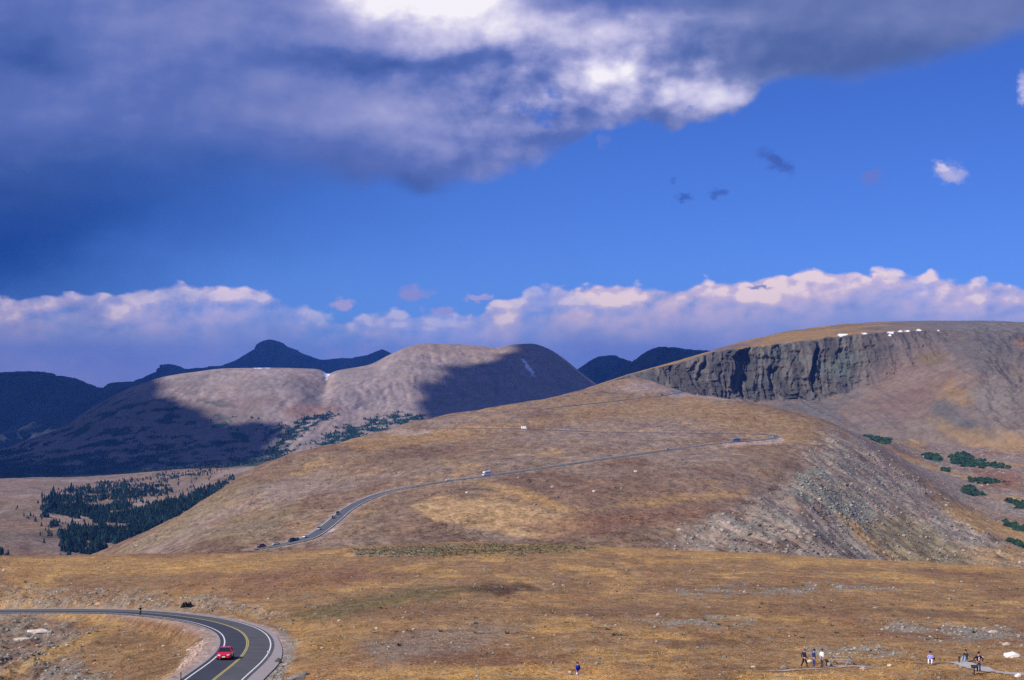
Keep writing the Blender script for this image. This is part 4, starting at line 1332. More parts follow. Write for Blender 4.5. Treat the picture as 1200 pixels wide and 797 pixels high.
WOODS = [
    [(41, 590), (56, 580), (112, 568), (163, 559), (210, 554), (268, 550.5), (262, 555), (215, 560), (198, 563), (194, 577), (163, 585), (130, 586), (100, 589)],
    [(48, 597), (100, 590), (98, 603), (61, 618), (48, 606)],
    [(103, 597), (163, 592), (198, 590), (205, 600), (150, 611), (105, 616)],
    [(70, 652), (77, 621), (110, 621), (149, 611), (201, 588), (243, 574), (275, 556), (268, 566), (240, 586), (200, 613), (149, 640), (115, 654)],
]
dens = np.zeros(hill.X.shape)
for w, poly in zip((0.7, 1.0, 0.95, 1.5), WOODS):
    dens = np.maximum(dens, w * pmask(PXh, PYh, poly, 3, 9, 16, int(poly[0][0])))
dens = dens * ss(fbm(hill.X / 80, hill.YY / 95, 4, 723), -0.30, 0.0) * (hill.YY > 1750) * (hill.YY < 4600)
P_, A_, i_, j_ = screen_samples(hill, 9000, -30, 290, 1750, 4600, dens)
hh = np.exp(RNG.normal(math.log(5.8), 0.38, len(P_))) * (1 - 0.35 * ss(P_[:, 1], 2600, 4200))
gc = np.array((0.020, 0.046, 0.040)) * RNG.uniform(0.5, 1.6, (len(P_), 1))
o = scatter('woods', tv, tf, P_, hh, gc, needle, (1.3, 1.3, 1), 0.0, 0.5, jitter_each=False)
# single trees at the ragged edges of the wood
wt = np.zeros(hill.X.shape)
for poly, w in (([(48, 566), (75, 564), (80, 572), (55, 576)], 1.2), ([(10, 592), (40, 604), (60, 625), (72, 645), (60, 650), (44, 625), (20, 604)], 0.8), ([(-5, 646), (14, 650), (14, 655), (-5, 656)], 6.0),
                ([(40, 585), (110, 566), (200, 558), (260, 552), (250, 575), (205, 600), (150, 612), (105, 622), (75, 640), (50, 618)], 0.35), ([(200, 566), (225, 570), (222, 582), (202, 580)], 0.9)):
    wt = np.maximum(wt, w * pmask(PXh, PYh, poly, 3, 5, 16, int(poly[0][0] + 50)))
P_, A_, i_, j_ = screen_samples(hill, 130, -10, 290, 1750, 4600, wt * (hill.YY > 1750))
protos = []
for s in range(4):
    v, f = conifer_shape(20 + s, 6, 9, (0.2, 0.24, 0.28, 0.22)[s])
    cr = mesh_obj('crown', v, f, needle)
    set_albedo(cr, np.broadcast_to(np.array((0.020, 0.050, 0.034)) * (0.7 + 0.25 * s), v.shape).copy())
    v, f = trunk_bm(0.022, 0.5)
    tk = mesh_obj('trunk', v, f, bark)
    protos.append((cr, tk))
used = [False] * 4
for k, p in enumerate(P_):
    t = bpy.data.objects.new('conifer', None); C.objects.link(t)
    h = float(RNG.uniform(4.5, 9))
    t.location = p; t.scale = (h * 1.1, h * 1.1, h); t.rotation_euler = (0, 0, RNG.uniform(0, 6))
    tag(t, 'small dark green conifer standing apart on the bare valley slope', 'tree', 'single conifers around the valley wood')
    q = k % 4
    for src in protos[q]:
        c = src if not used[q] else src.copy()
        if used[q]: C.objects.link(c)
        c.parent = t
    used[q] = True
# scrub forest at the foot of the domes
dens = ((np.abs(dT - 2.0) < 1.1) * ss(dY, 478, 510) * ss(fbm(dV[..., 0] / 60 + dV[..., 1] / 200, dT * 9, 5, 331) + fbm(dV[..., 0] / 300, dT * 2, 3, 333) * 0.5 + (ss(dY, 500, 552) - 0.5) * 0.7, 0.10, 0.3)) * (dX > -20) * (dX < 640)
for poly in DOME_WOODS:
    dens = np.maximum(dens, 0.9 * pmask(dX, dY, poly, 2, 7, 12, int(poly[0][0])) * ss(fbm(dV[..., 0] / 40, dT * 14, 4, 349), -0.25, 0.0) * (dT < 3.2) * (dT > 1))
idx = RNG.choice(dens.size, 5000, p=dens.ravel() / dens.sum())
P_ = dV.reshape(-1, 3)[idx] + RNG.uniform(-4, 4, (5000, 3)) * np.array((1, 1, 0))
gc = np.array((0.018, 0.046, 0.032)) * RNG.uniform(0.6, 1.4, (len(P_), 1))
scatter('woods', tv, tf, P_, RNG.uniform(3, 7, len(P_)), gc, needle, (1.8, 1.8, 1), 0.0, 0.5, jitter_each=False)

# ---- dark thickets on the cirque floor
bush_v, bush_f = conifer_shape(77, 3, 8, 0.75)
THICK = [
    ([(1009, 504), (1020, 505), (1030, 510), (1045, 514), (1041, 521), (1026, 520), (1012, 512)], 'large dark green thicket highest up, just below the rocky edge of the brown hill'),
    ([(1080, 533), (1092, 531), (1104, 536), (1100, 542), (1086, 540)], 'small round dark green thicket left of the long thicket with a trailing tail'),
    ([(1112, 535), (1125, 530), (1140, 537), (1160, 542), (1184, 547), (1184, 549.5), (1150, 547), (1120, 546)], 'widest dark green thicket, thick on one end with a long thin tail'),
    ([(1134, 560.5), (1150, 560.5), (1178, 565), (1160, 567), (1136, 565)], 'thin flat strip of dark green bushes below the widest thicket'),
    ([(1127, 572), (1136, 569), (1146, 576), (1158, 577), (1140, 581), (1128, 580)], 'compact dark green thicket with a small tuft beside it, mid slope'),
    ([(1177, 584), (1188, 586), (1200, 590), (1206, 597), (1192, 594)], 'dark green thicket running out of the picture, below the compact one'),
    ([(1174, 611), (1186, 614), (1206, 620), (1206, 625), (1188, 621)], 'dark green thicket on the gold grass of the lower cirque, at the picture edge'),
    ([(1181, 633), (1195, 637), (1204, 642), (1195, 645)], 'lowest dark green thicket, near the brow of the front slope'),
    ([(1103, 550), (1112, 549), (1112, 553), (1105, 553)], 'tiny dark bush below the gap between the two big thickets'),
    ([(1060, 512), (1078, 513), (1076, 516), (1062, 515)], 'faint thin thicket between the highest thicket and the grey scree'),
]
for poly, label in THICK:
    pts = []
    x0, x1 = min(p[0] for p in poly), max(p[0] for p in poly); y0, y1 = min(p[1] for p in poly), max(p[1] for p in poly)
    n = int(110 + (x1 - x0) * (y1 - y0) * 1.1)
    for k in range(n * 4):
        a, b = random.uniform(x0, x1), random.uniform(y0, y1)
        dd = polydist(np.array([a]), np.array([b]), poly)[0] + float(fbm(np.array([a / 7.0]), np.array([b / 3.0]), 3, 9)[0]) * 4.0
        if dd < 0 or float(fbm(np.array([a / 5.0]), np.array([b / 2.2]), 2, 19)[0]) > 0.34: continue
        h = hill.hit(a, b, 1100)
        if h is not None: pts.append(tuple(h))
        if len(pts) >= n: break
    if len(pts) < 5: continue
    pts = np.array(pts)
    lab = np.full(len(pts), -1)                     # keep what hangs together as one thicket
    near_ = np.hypot(pts[:, None, 0] - pts[None, :, 0], (pts[:, None, 1] - pts[None, :, 1]) * 0.45) < 4.5
    for a in range(len(pts)):
        if lab[a] >= 0: continue
        st = [a]; lab[a] = a
        while st:
            b = st.pop()
            for c in np.where(near_[b] & (lab < 0))[0]: lab[c] = a; st.append(c)
    v_, c_ = np.unique(lab, return_counts=True)
    pts = pts[lab == v_[c_.argmax()]]
    gc = np.array((0.020, 0.046, 0.028)) * RNG.uniform(0.35, 2.0, (len(pts), 1)) * RNG.uniform(0.8, 1.25, (len(pts), 3))
    o = scatter('shrub_thicket', bush_v, bush_f, pts, RNG.uniform(1.5, 4.0, len(pts)), gc, needle, (1.3, 1.3, 0.75), 0.15, 0.5, kind=None)
    tag(o, label, 'thicket', 'thickets on the cirque floor')


# ================================================================== single boulders
def boulder(px, py, w, h, col, label, seed, d=None, ground=near, flatness=1.0, name='boulder'):
    p = ground.hit(px, py)
    r = np.random.default_rng(seed)
    v = iv2.copy()
    n = fbm(v[:, 0] * 1.3 + seed, v[:, 1] * 1.3 + v[:, 2] * 0.7, 3, seed) * 0.35 + r.uniform(-.05, .05, len(v))
    v = v * (1 + n)[:, None]
    v[:, 2] = np.maximum(v[:, 2], -0.35)
    v = v * np.array((w / 2, (d or w * 0.8) / 2, h * 0.72))
    o = mesh_obj(name, v, if2, stone_mat)
    o.location = (p.x, p.y + (d or w * .8) * 0.2, p.z + h * 0.2)
    set_albedo(o, np.broadcast_to(np.array(col), v.shape) * r.uniform(0.85, 1.12, (len(v), 1)))
    return tag(o, label, 'boulder')


boulder(1187, 770.5, 1.65, 0.55, (0.82, 0.80, 0.78), 'big smooth white boulder in the grass near the paved path', 5, 1.3)
boulder(1193.5, 793.5, 0.62, 0.30, (0.78, 0.76, 0.74), 'small white stone at the near edge of the paved path', 6)
boulder(1151, 771.5, 0.5, 0.2, (0.62, 0.52, 0.46), 'low pale stone in the grass behind the person with hands on hips', 7)
boulder(115, 709, 1.4, 0.55, (0.55, 0.33, 0.24), 'orange-pink boulder on the bank above the far road', 8)
boulder(45, 742, 4.2, 0.8, (0.52, 0.46, 0.42), 'long pale slab in the stony gully below the road', 9, 1.6)
boulder(26, 751, 3.6, 0.6, (0.45, 0.40, 0.35), 'pale flat slab lower down the gully beside the brown heather', 10, 1.6)
boulder(326, 777, 0.9, 0.6, (0.10, 0.09, 0.085), 'dark boulder on the gravel outside of the road bend', 11)
boulder(350, 796, 1.6, 0.5, (0.20, 0.195, 0.19), 'grey boulder lying at the bottom of the slope beside the bend', 12, 0.9)
boulder(341, 797, 0.9, 0.35, (0.26, 0.25, 0.24), 'smaller grey boulder touching the grey one beside the bend', 13)
boulder(357, 792, 0.9, 0.5, (0.17, 0.165, 0.165), 'upright grey rock behind the grey boulder beside the bend', 14)
boulder(1180, 757, 1.0, 0.4, (0.5, 0.42, 0.36), 'pale pink slab in the grass above the white boulder', 15)
boulder(1165, 742, 1.3, 0.35, (0.52, 0.42, 0.36), 'flat pinkish slab far up the slope above the white boulder', 16)
boulder(1012, 785, 0.7, 0.28, (0.4, 0.33, 0.3), 'pinkish stone in the grass just past the log fence', 17)
boulder(1043, 781, 0.55, 0.25, (0.55, 0.47, 0.4), 'pale stone in the grass between fence and seated person in lavender', 18)
boulder(949, 776, 0.5, 0.25, (0.55, 0.48, 0.42), 'pale stone behind the legs of the walkers', 19)
boulder(745, 553.5, 3.0, 1.6, (0.6, 0.52, 0.46), 'lone pale boulder on the brown hill below the road', 20, ground=hill)
boulder(547, 578, 2.2, 1.2, (0.55, 0.5, 0.46), 'lone pale stone under the bend of the hill road', 21, ground=hill)
boulder(696, 576.5, 2.4, 1.3, (0.6, 0.52, 0.46), 'pale stone at the end of a dark streak on the hill', 22, ground=hill)
# dark juniper clump on the road bank
p = near.hit(220, 711.5)
pts = np.array([(p.x + random.uniform(-.7, .7), p.y + random.uniform(-.4, .4), p.z) for _ in range(26)])
o = scatter('bush', bush_v, bush_f, pts, RNG.uniform(0.5, 0.95, 26), np.array((0.02, 0.025, 0.02)) * RNG.uniform(0.6, 1.4, (26, 1)), needle, (1, 1, 1), 0.15, 0.5, kind=None)
tag(o, 'dark low bush on the stony bank above the road', 'bush')


# ================================================================== paths
def path(pts, w, m, lift=0.06, seed=1, wv=0.0):
    L = drape(pts, near, 0.35, 0, 5, 2)
    ww = w / 2 + (fbm(np.arange(len(L)) / 7.0, np.zeros(len(L)), 3, seed) * wv if wv else 0)
    o = strip('path', L, -ww, ww, lift, m, nsub=6, zfun=near.z)
    return tag(o, kind='structure')


paving = mat('path_paving', (0.40, 0.375, 0.37), 0.9, 0.15, vary=0.14, vscale=1.4)
trail = mat('trail_dirt', (0.38, 0.29, 0.24), 0.95, 0.1, vary=0.3, vscale=2.5)
path([(1117, 776.6), (1132, 778.8), (1148, 783.5), (1162, 787.3), (1178, 789.3), (1200, 790), (1260, 791.2)], 1.7, paving, 0.07, 3, 0.12)
path([(1074, 776.5), (1092, 777.2), (1107, 776.4), (1120, 776.8)], 0.9, trail, 0.05, 5, 0.5)
path([(900, 787), (930, 785), (955, 784), (980, 781.5), (1005, 781), (1022, 783)], 0.9, trail, 0.05, 4, 0.45)


# ================================================================== people
def skin(name, joints, edges, m, parent, root=0, sub=1):
    me = bpy.data.meshes.new(name + '_tmp')
    me.from_pydata([j[:3] for j in joints], edges, [])
    o = bpy.data.objects.new(name + '_tmp', me)
    C.objects.link(o)
    md = o.modifiers.new('skin', 'SKIN')
    md.use_smooth_shade = True
    if not me.skin_vertices: me.skin_vertices.new()
    for i, j in enumerate(joints):
        r = j[3]
        me.skin_vertices[0].data[i].radius = (r, j[4] if len(j) > 4 else r)
        me.skin_vertices[0].data[i].use_root = (i == root)
    if sub:
        s = o.modifiers.new('sub', 'SUBSURF'); s.levels = sub; s.render_levels = sub
    dg = bpy.context.evaluated_depsgraph_get()
    dg.update()
    nm = bpy.data.meshes.new_from_object(o.evaluated_get(dg))
    nm.name = name
    bpy.data.objects.remove(o); bpy.data.meshes.remove(me)
    r = bpy.data.objects.new(name, nm)
    C.objects.link(r)
    nm.materials.clear(); nm.materials.append(m)
    if parent: r.parent = parent
    return r


skin_m = mat('skin', (0.50, 0.30, 0.22), 0.6, 0.3)
_mats = {}


def cloth(c):
    if c not in _mats: _mats[c] = mat('cloth', c, 0.9, 0.1, vary=0.15, vscale=6)
    return _mats[c]


def V3(*a): return np.array(a, float)


POSES = {
    'stand': dict(pel=.95, el=(.25, -.03, 1.13), wr=(.25, .10, .90), kn=(.10, .03, .50), an=(.11, 0, .09)),
    'walk': dict(pel=.94, el=(.25, -.08, 1.14), wr=(.24, .08, .92), walk=.26),
    'akimbo': dict(pel=.95, el=(.44, -.06, 1.16), wr=(.21, .12, 1.02), kn=(.10, .03, .50), an=(.12, 0, .09)),
    'photo': dict(pel=.95, el=(.36, .14, 1.24), wr=(.09, .24, 1.52), kn=(.09, .03, .50), an=(.09, 0, .09)),
    'sit': dict(pel=.36, el=(.27, .10, .62), wr=(.14, .36, .60), kn=(.16, .42, .52), an=(.15, .58, .09)),
}


def person(px, py, label, pose, heading, top, legs, hair, height=1.72, shorts=False, long_top=0.0, cap=None, bare_arms=False, inner=None, pack=None, ground=near, sheet_lift=0.0, open_jacket=False):
    q = POSES[pose]
    p = ground.hit(px, py)
    root = bpy.data.objects.new('person', None)
    C.objects.link(root)
    root.location = (p.x, p.y, p.z + 0.02 + sheet_lift)
    root.rotation_euler = (0, 0, heading)
    k = height / 1.76
    root.scale = (k, k, k)
    tag(root, label, 'person')
    z0 = q['pel'] - .95

    def T(x, y, z): return (x, y + (0.0 if pose != 'sit' else (z - .95) * 0.10), z + z0)
    J, E = [], []

    def add(pt, r, prev=None, r2=None):
        J.append((*pt, r) if r2 is None else (*pt, r, r2)); i = len(J) - 1
        if prev is not None: E.append((prev, i))
        return i
    pel = add(T(0, 0, .95), .135, None, .105)
    ab = add(T(0, .01, 1.12), .125, pel, .095)
    ch = add(T(0, 0, 1.32), .155, ab, .105)
    nk0 = add(T(0, 0, 1.46), .06, ch)
    nk = add(T(0, .015, 1.53), .055, nk0)
    hd = add(T(0, .03, 1.62), .085, nk, .098)
    ht = add(T(0, .025, 1.71), .07, hd)
    add(T(0, .125, 1.615), .014, hd)                       # nose
    arms, lg = [], []
    for s in (-1, 1):
        sh = add(T(.185 * s, 0, 1.41), .058, ch)
        e = q['el']; w = q['wr']
        sw = q.get('walk', 0)
        if sw: w = (w[0], w[1] + s * .16, w[2]); e = (e[0], e[1] + s * .07, e[2])
        if pose == 'sit': ec, wc = (e[0] * s, e[1], e[2]), (w[0] * s, w[1], w[2])
        else: ec, wc = T(e[0] * s, e[1], e[2]), T(w[0] * s, w[1], w[2])
        el = add(ec, .043, sh); wr = add(wc, .029, el)
        d = np.array(wc) - np.array(ec); d /= np.linalg.norm(d)
        side = np.cross(d, V3(0, 1, 0.2)); side /= np.linalg.norm(side) + 1e-6
        pal_ = np.array(wc) + d * .06
        pi = add(tuple(pal_), .028, wr)
        for f in range(4):                                # four unequal fingers, slightly curled
            off = side * (f - 1.5) * .019
            l = (.07, .08, .075, .058)[f]
            k1 = pal_ + off + d * (.03 + l * .5); k2 = k1 + d * l * .5 + V3(0, .012, 0)
            a = add(tuple(k1), .008, pi); add(tuple(k2), .0065, a)
        th = np.array(wc) + d * .03 + side * -.035 * s
        a = add(tuple(th), .010, wr); add(tuple(th + d * .035), .008, a)
        arms.append((T(.185 * s, 0, 1.41), ec, wc))
        hip = T(.095 * s, 0, .90)
        if sw:
            kn = (.10 * s, s * sw * .55 + .05, .50); an = (.10 * s, s * sw - .04, .10 + (.05 if s < 0 else 0))
        else:
            kn = (q['kn'][0] * s, q['kn'][1], q['kn'][2]); an = (q['an'][0] * s, q['an'][1], q['an'][2])
        h_ = add(hip, .088, pel); kk = add(kn, .058, h_); cf = add(tuple(np.array(kn) * .62 + np.array(an) * .38 + V3(0, -.02, 0)), .053, kk)
        aa = add(an, .036, cf); add((an[0] + .01 * s, an[1] + .15, .035), .036, aa, .028)
        lg.append((hip, kn, an))
    skin('body', J, E, skin_m, root)
    # clothes
    lo = T(0, .0, .90 - long_top)
    J = [(*T(0, 0, 1.43), .10, .085), (*T(0, 0, 1.32), .185, .125), (*T(0, .01, 1.12), .165, .122), (*lo, .172, .132)]
    E = [(0, 1), (1, 2), (2, 3)]
    for (a, b, c) in arms:
        i = len(J)
        b_, c_ = np.array(b), np.array(c)
        J += [(*a, .078), (*b, .060)]
        E += [(1, i), (i, i + 1)]
        if not bare_arms:
            J.append((*(b_ * .08 + c_ * .92), .044)); E.append((i + 1, i + 2))
    jk = skin('jacket' if not bare_arms else 'shirt', J, E, cloth(top), root, root=1)
    J = [(*T(0, 0, .97), .148, .118), (*T(0, 0, .90), .152, .122)]
    E = [(0, 1)]
    for (a, b, c) in lg:
        i = len(J)
        b_, c_ = np.array(b), np.array(c)
        if shorts:
            J += [(*a, .104), (*(np.array(a) * .25 + b_ * .75), .088)]; E += [(1, i), (i, i + 1)]
        else:
            J += [(*a, .100), (*b, .074), (*(b_ * .08 + c_ * .92), .062)]; E += [(1, i), (i, i + 1), (i + 1, i + 2)]
    skin('shorts' if shorts else 'trousers', J, E, cloth(legs), root, root=0)
    for (a, b, c) in lg:
        skin('shoe', [(c[0], c[1] - .03, .05, .05, .045), (c[0] + (.01 if c[0] > 0 else -.01), c[1] + .16, .035, .045, .032)], [(0, 1)], cloth((0.06, 0.05, 0.05)), root)
    hp = T(0, .0, 1.675)
    skin('hair', [(hp[0], hp[1] - .045, hp[2] - .06, .085, .07), (hp[0], hp[1] - .01, hp[2] + .03, .095, .088), (hp[0], hp[1] + .05, hp[2] + .06, .05, .04)], [(0, 1), (1, 2)], cloth(hair), root, root=1)
    if cap:
        skin('cap', [(hp[0], hp[1], hp[2] + .03, .105, .10), (hp[0], hp[1] + .01, hp[2] + .085, .075, .07), (hp[0], hp[1] + .14, hp[2] + .015, .07, .012)], [(0, 1), (0, 2)], cloth(cap), root)
    if inner:
        c = T(0, .125, 1.20)
        skin('shirt_front', [(c[0], c[1] + .01, c[2] + .2, .05, .02), (c[0], c[1] + .02, c[2], .075, .03), (c[0], c[1] + .02, c[2] - .17, .07, .03)], [(0, 1), (1, 2)], cloth(inner), root, root=1)
    if pack:
        pk_, c = pack
        skin('bag', [(c[0], c[1], c[2] + .14, .12, .09), (c[0], c[1], c[2] - .14, .14, .11)], [(0, 1)], cloth(pk_), root)
    return root


DK = (0.02, 0.014, 0.012)
person(942.5, 783.3, 'person walking in a navy jacket and black trousers, first of the three walkers', 'walk', -PI / 2 + 0.4, (0.015, 0.018, 0.07), (0.012, 0.012, 0.015), (0.16, 0.09, 0.07), 1.72)
person(953.8, 783.3, 'person in a dark blue top and blue jeans between two other walkers', 'stand', -PI / 2 + 0.2, (0.02, 0.035, 0.15), (0.03, 0.07, 0.22), DK, 1.70)
person(963.2, 783.0, 'person in a loose white top and short trousers beside the log fence', 'stand', -PI / 2 + 0.5, (0.80, 0.80, 0.84), (0.20, 0.22, 0.34), (0.12, 0.03, 0.03), 1.70, shorts=True, long_top=.14)
person(1090.5, 778.6, 'person sitting in a lavender top and white trousers with a dark red bag', 'sit', PI - 0.3, (0.33, 0.32, 0.75), (0.80, 0.78, 0.80), DK, 1.72, pack=((0.12, 0.02, 0.04), (-.30, -.02, .55)))
person(1132.5, 776.0, 'person sitting by the path in a dark jacket and light blue jeans', 'sit', PI * 0.72, (0.025, 0.03, 0.04), (0.20, 0.42, 0.68), DK, 1.70)
person(1146.8, 790.2, 'person standing hands on hips in an open black jacket over a pink shirt', 'akimbo', PI + 0.1, (0.012, 0.011, 0.025), (0.03, 0.06, 0.17), DK, 1.76, inner=(0.75, 0.48, 0.58), sheet_lift=.05)
person(677, 798.5, 'person in a bright blue jacket and white shorts alone on the open slope', 'walk', 0.5, (0.02, 0.04, 0.42), (0.8, 0.76, 0.78), DK, 1.62, shorts=True, cap=(0.35, 0.36, 0.33))
person(164.5, 722.0, 'person in black holding a camera up at the edge of the far road', 'photo', PI + 0.25, (0.01, 0.01, 0.012), (0.012, 0.012, 0.016), DK, 1.78)


# ================================================================== signs, posts, fence
def box(name, c, s, m, parent=None, rot=None, bev=0.0):
    bm = bmesh.new()
    bmesh.ops.create_cube(bm, size=1.0)
    for v in bm.verts: v.co = Vector((v.co.x * s[0], v.co.y * s[1], v.co.z * s[2]))
    if bev: bmesh.ops.bevel(bm, geom=bm.edges[:], offset=bev, segments=2, affect='EDGES')
    if rot is not None: bmesh.ops.rotate(bm, verts=bm.verts, cent=(0, 0, 0), matrix=rot)
    for v in bm.verts: v.co += Vector(c)
    me = bpy.data.meshes.new(name); bm.to_mesh(me); bm.free()
    me.materials.append(m)
    o = bpy.data.objects.new(name, me); C.objects.link(o)
    if parent: o.parent = parent
    return o


def pole(name, a, b, r0, r1, m, parent=None, seg=10, bend=0.0):
    a, b = np.array(a, float), np.array(b, float)
    d = b - a; L = np.linalg.norm(d); d /= L
    u = np.cross(d, (0.3, 0.2, 0.9)); u /= np.linalg.norm(u); w = np.cross(d, u)
    V = []
    n = 6
    for i in range(n):
        t = i / (n - 1); r = r0 + (r1 - r0) * t
        c = a + d * L * t + u * bend * math.sin(PI * t)
        V += [c + (u * math.cos(q) + w * math.sin(q)) * r for q in np.arange(seg) * 2 * PI / seg]
    Fq = [(i * seg + k, i * seg + (k + 1) % seg, (i + 1) * seg + (k + 1) % seg, (i + 1) * seg + k) for i in range(n - 1) for k in range(seg)]
    me = bpy.data.meshes.new(name)
    me.from_pydata([tuple(v) for v in V], [], [tuple(f) for f in Fq] + [tuple(range(seg))[::-1], tuple(range((n - 1) * seg, n * seg))])
    me.materials.append(m)
    o = bpy.data.objects.new(name, me); C.objects.link(o)
    if parent: o.parent = parent
    return o


def empty(name, loc, rz=0, label=None, cat=None, group=None):
    o = bpy.data.objects.new(name, None); C.objects.link(o)
    o.location = loc; o.rotation_euler = (0, 0, rz)
    return tag(o, label, cat, group)


dark_metal = mat('dark_metal', (0.015, 0.014, 0.014), 0.6, 0.3)
old_wood = mat('weathered_wood', (0.27, 0.255, 0.245), 0.9, 0.15, vary=0.35, vscale=7)
sign_face = mat('sign_face', (0.035, 0.032, 0.03), 0.5, 0.4, vary=0.3, vscale=9)


def lectern(px, py, label, h, w, rz=0.0):
    t = empty('information_sign', near.hit(px, py) + Vector((0, 0, .02)), rz, label, 'sign', 'low slanted information signs')
    pole('post', (0, 0, -.2), (0, 0, h * 0.86), .05, .05, dark_metal, t)
    R_ = Matrix.Rotation(math.radians(32), 3, 'X')
    b = box('panel', (0, 0, h * 0.9), (w, .40, .05), dark_metal, t, R_, .008)
    box('face', (0, -.014, h * 0.9 + .026), (w * .9, .33, .006), sign_face, b, R_)
    box('foot_plate', (0, 0, .01), (.2, .2, .03), dark_metal, t)
    return t


lectern(1141.6, 790.6, 'black slanted information sign beside the person with hands on hips', .72, .50)
lectern(968.8, 781.4, 'black slanted information sign between the white-topped walker and the fence', .58, .34, 0.5)
t = empty('trail_post', near.hit(1124, 777.3), 0.3, 'dark upright trail post left of the sitting person in a dark jacket', 'post')
box('post', (0, 0, .25), (.09, .09, .62), dark_metal, t, None, .01)
box('post_cap', (.02, 0, .585), (.16, .11, .10), dark_metal, t, None, .01)
# log buck fence
p0, p1 = near.hit(975.5, 778.8), near.hit(996.3, 780.0)
dv = p1 - p0
L = math.hypot(dv.x, dv.y)
t = empty('rail_fence', p0, math.atan2(dv.y, dv.x), 'short grey log fence on crossed legs beside the three walkers', 'fence')
for xx in (0.0, L):
    bk = pole('buck', (xx - .45, -.50, -.08), (xx + .16, .24, .92), .055, .045, old_wood, t, bend=.02)
    pole('buck_leg', (xx + .45, .42, -.08), (xx - .14, -.22, .92), .055, .045, old_wood, bk, bend=-.02)
pole('rail', (-.25, 0, .73), (L + .35, .0, .76), .05, .04, old_wood, t, bend=.03)
pole('rail', (-.2, -.16, .47), (L + .25, -.16, .50), .045, .04, old_wood, t, bend=.02)
pole('rail', (-.15, .26, .24), (L + .3, .26, .22), .045, .04, old_wood, t, bend=.02)
# snow stake, delineators
p = near.hit(98, 698)
t = empty('snow_stake', p, 0, 'tall thin pale snow stake on the bank above the road', 'stake')
pole('stake', (0, 0, -.2), (0, 0, 2.6), .045, .03, mat('pale_stick', (0.40, 0.33, 0.27), .9, .1), t)
wh = mat('white_reflector', (0.8, 0.8, 0.85), 0.4, 0.5)
p = near.hit(314.3, 774.5)
t = empty('road_marker', p, 0.3, 'roadside marker with a white plate on a thin post outside the bend', 'marker')
pole('post', (0, 0, -.2), (0, 0, 1.05), .035, .035, mat('grey_post', (0.25, 0.22, 0.21), .7, .3), t)
box('plate', (0, -.05, 1.02), (.26, .02, .32), wh, t, None, .006)
p = near.hit(212, 800.5)
t = empty('road_marker', p, 0.2, 'plain dark marker post inside the bend below the red car', 'marker')
pole('post', (0, 0, -.2), (0, 0, 1.15), .055, .05, dark_metal, t)
box('plate', (0, -.06, 1.0), (.12, .015, .2), dark_metal, t)


# ================================================================== vehicles
def ring_mesh(name, secs, m, parent=None, cap=True):
    n = len(secs[0])
    V = [v for s in secs for v in s]
    Fq = [(i * n + k, (i + 1) * n + k, (i + 1) * n + (k + 1) % n, i * n + (k + 1) % n) for i in range(len(secs) - 1) for k in range(n)]
    if cap: Fq += [tuple(range(n)), tuple(range((len(secs) - 1) * n, len(secs) * n))[::-1]]
    me = bpy.data.meshes.new(name); me.from_pydata(V, [], Fq)
    bm = bmesh.new(); bm.from_mesh(me); bmesh.ops.recalc_face_normals(bm, faces=bm.faces); bm.to_mesh(me); bm.free()
    for p_ in me.polygons: p_.use_smooth = False
    me.materials.append(m)
    o = bpy.data.objects.new(name, me); C.objects.link(o)
    if parent: o.parent = parent
    return o


glass = mat('car_glass', (0.012, 0.014, 0.018), 0.06, 0.6)
rubber = mat('rubber', (0.015, 0.015, 0.016), 0.8, 0.2)
rim_m = mat('rim_metal', (0.45, 0.45, 0.46), 0.35, 0.5, 0.7)
lamp_m = mat('headlight_glass', (0.85, 0.85, 0.86), 0.08, 0.8)
tail_m = mat('tail_lamp', (0.35, 0.01, 0.01), 0.2, 0.5)
plate_m = mat('plate', (0.75, 0.75, 0.72), 0.5, 0.3)


def paint(name, c):
    m = mat(name, c, 0.28, 0.55)
    m.node_tree.nodes['Principled BSDF'].inputs['Coat Weight'].default_value = 0.5
    return m


def wheel(parent, x, y, r=.31, w=.2):
    s = 1 if x > 0 else -1
    prof = [(r * .55, -w / 2), (r * .92, -w / 2), (r, -w * .32), (r, w * .32), (r * .92, w / 2), (r * .55, w / 2)]
    n = 18
    secs = [[(x + pw, y + pr * math.cos(a), r + pr * math.sin(a)) for pr, pw in prof] for a in np.arange(n + 1) * 2 * PI / n]
    t = ring_mesh('wheel', secs, rubber, parent, False)
    secs = [[(x + s * (w * .5 - .02 + dz), y + rr * math.cos(a), r + rr * math.sin(a)) for a in np.arange(14) * 2 * PI / 14] for rr, dz in ((r * .58, -.03), (r * .56, 0.0), (r * .30, -.015), (r * .1, .01))]
    ring_mesh('rim', secs, rim_m, t)
    return t


def body_sec(y, w, zb, zm, zt, crown=.02):
    return [(-w * .93, y, zb), (-w, y, zb + .09), (-w, y, zm), (-w * .93, y, zt), (-w * .45, y, zt + crown), (w * .45, y, zt + crown), (w * .93, y, zt), (w, y, zm), (w, y, zb + .09), (w * .93, y, zb)]


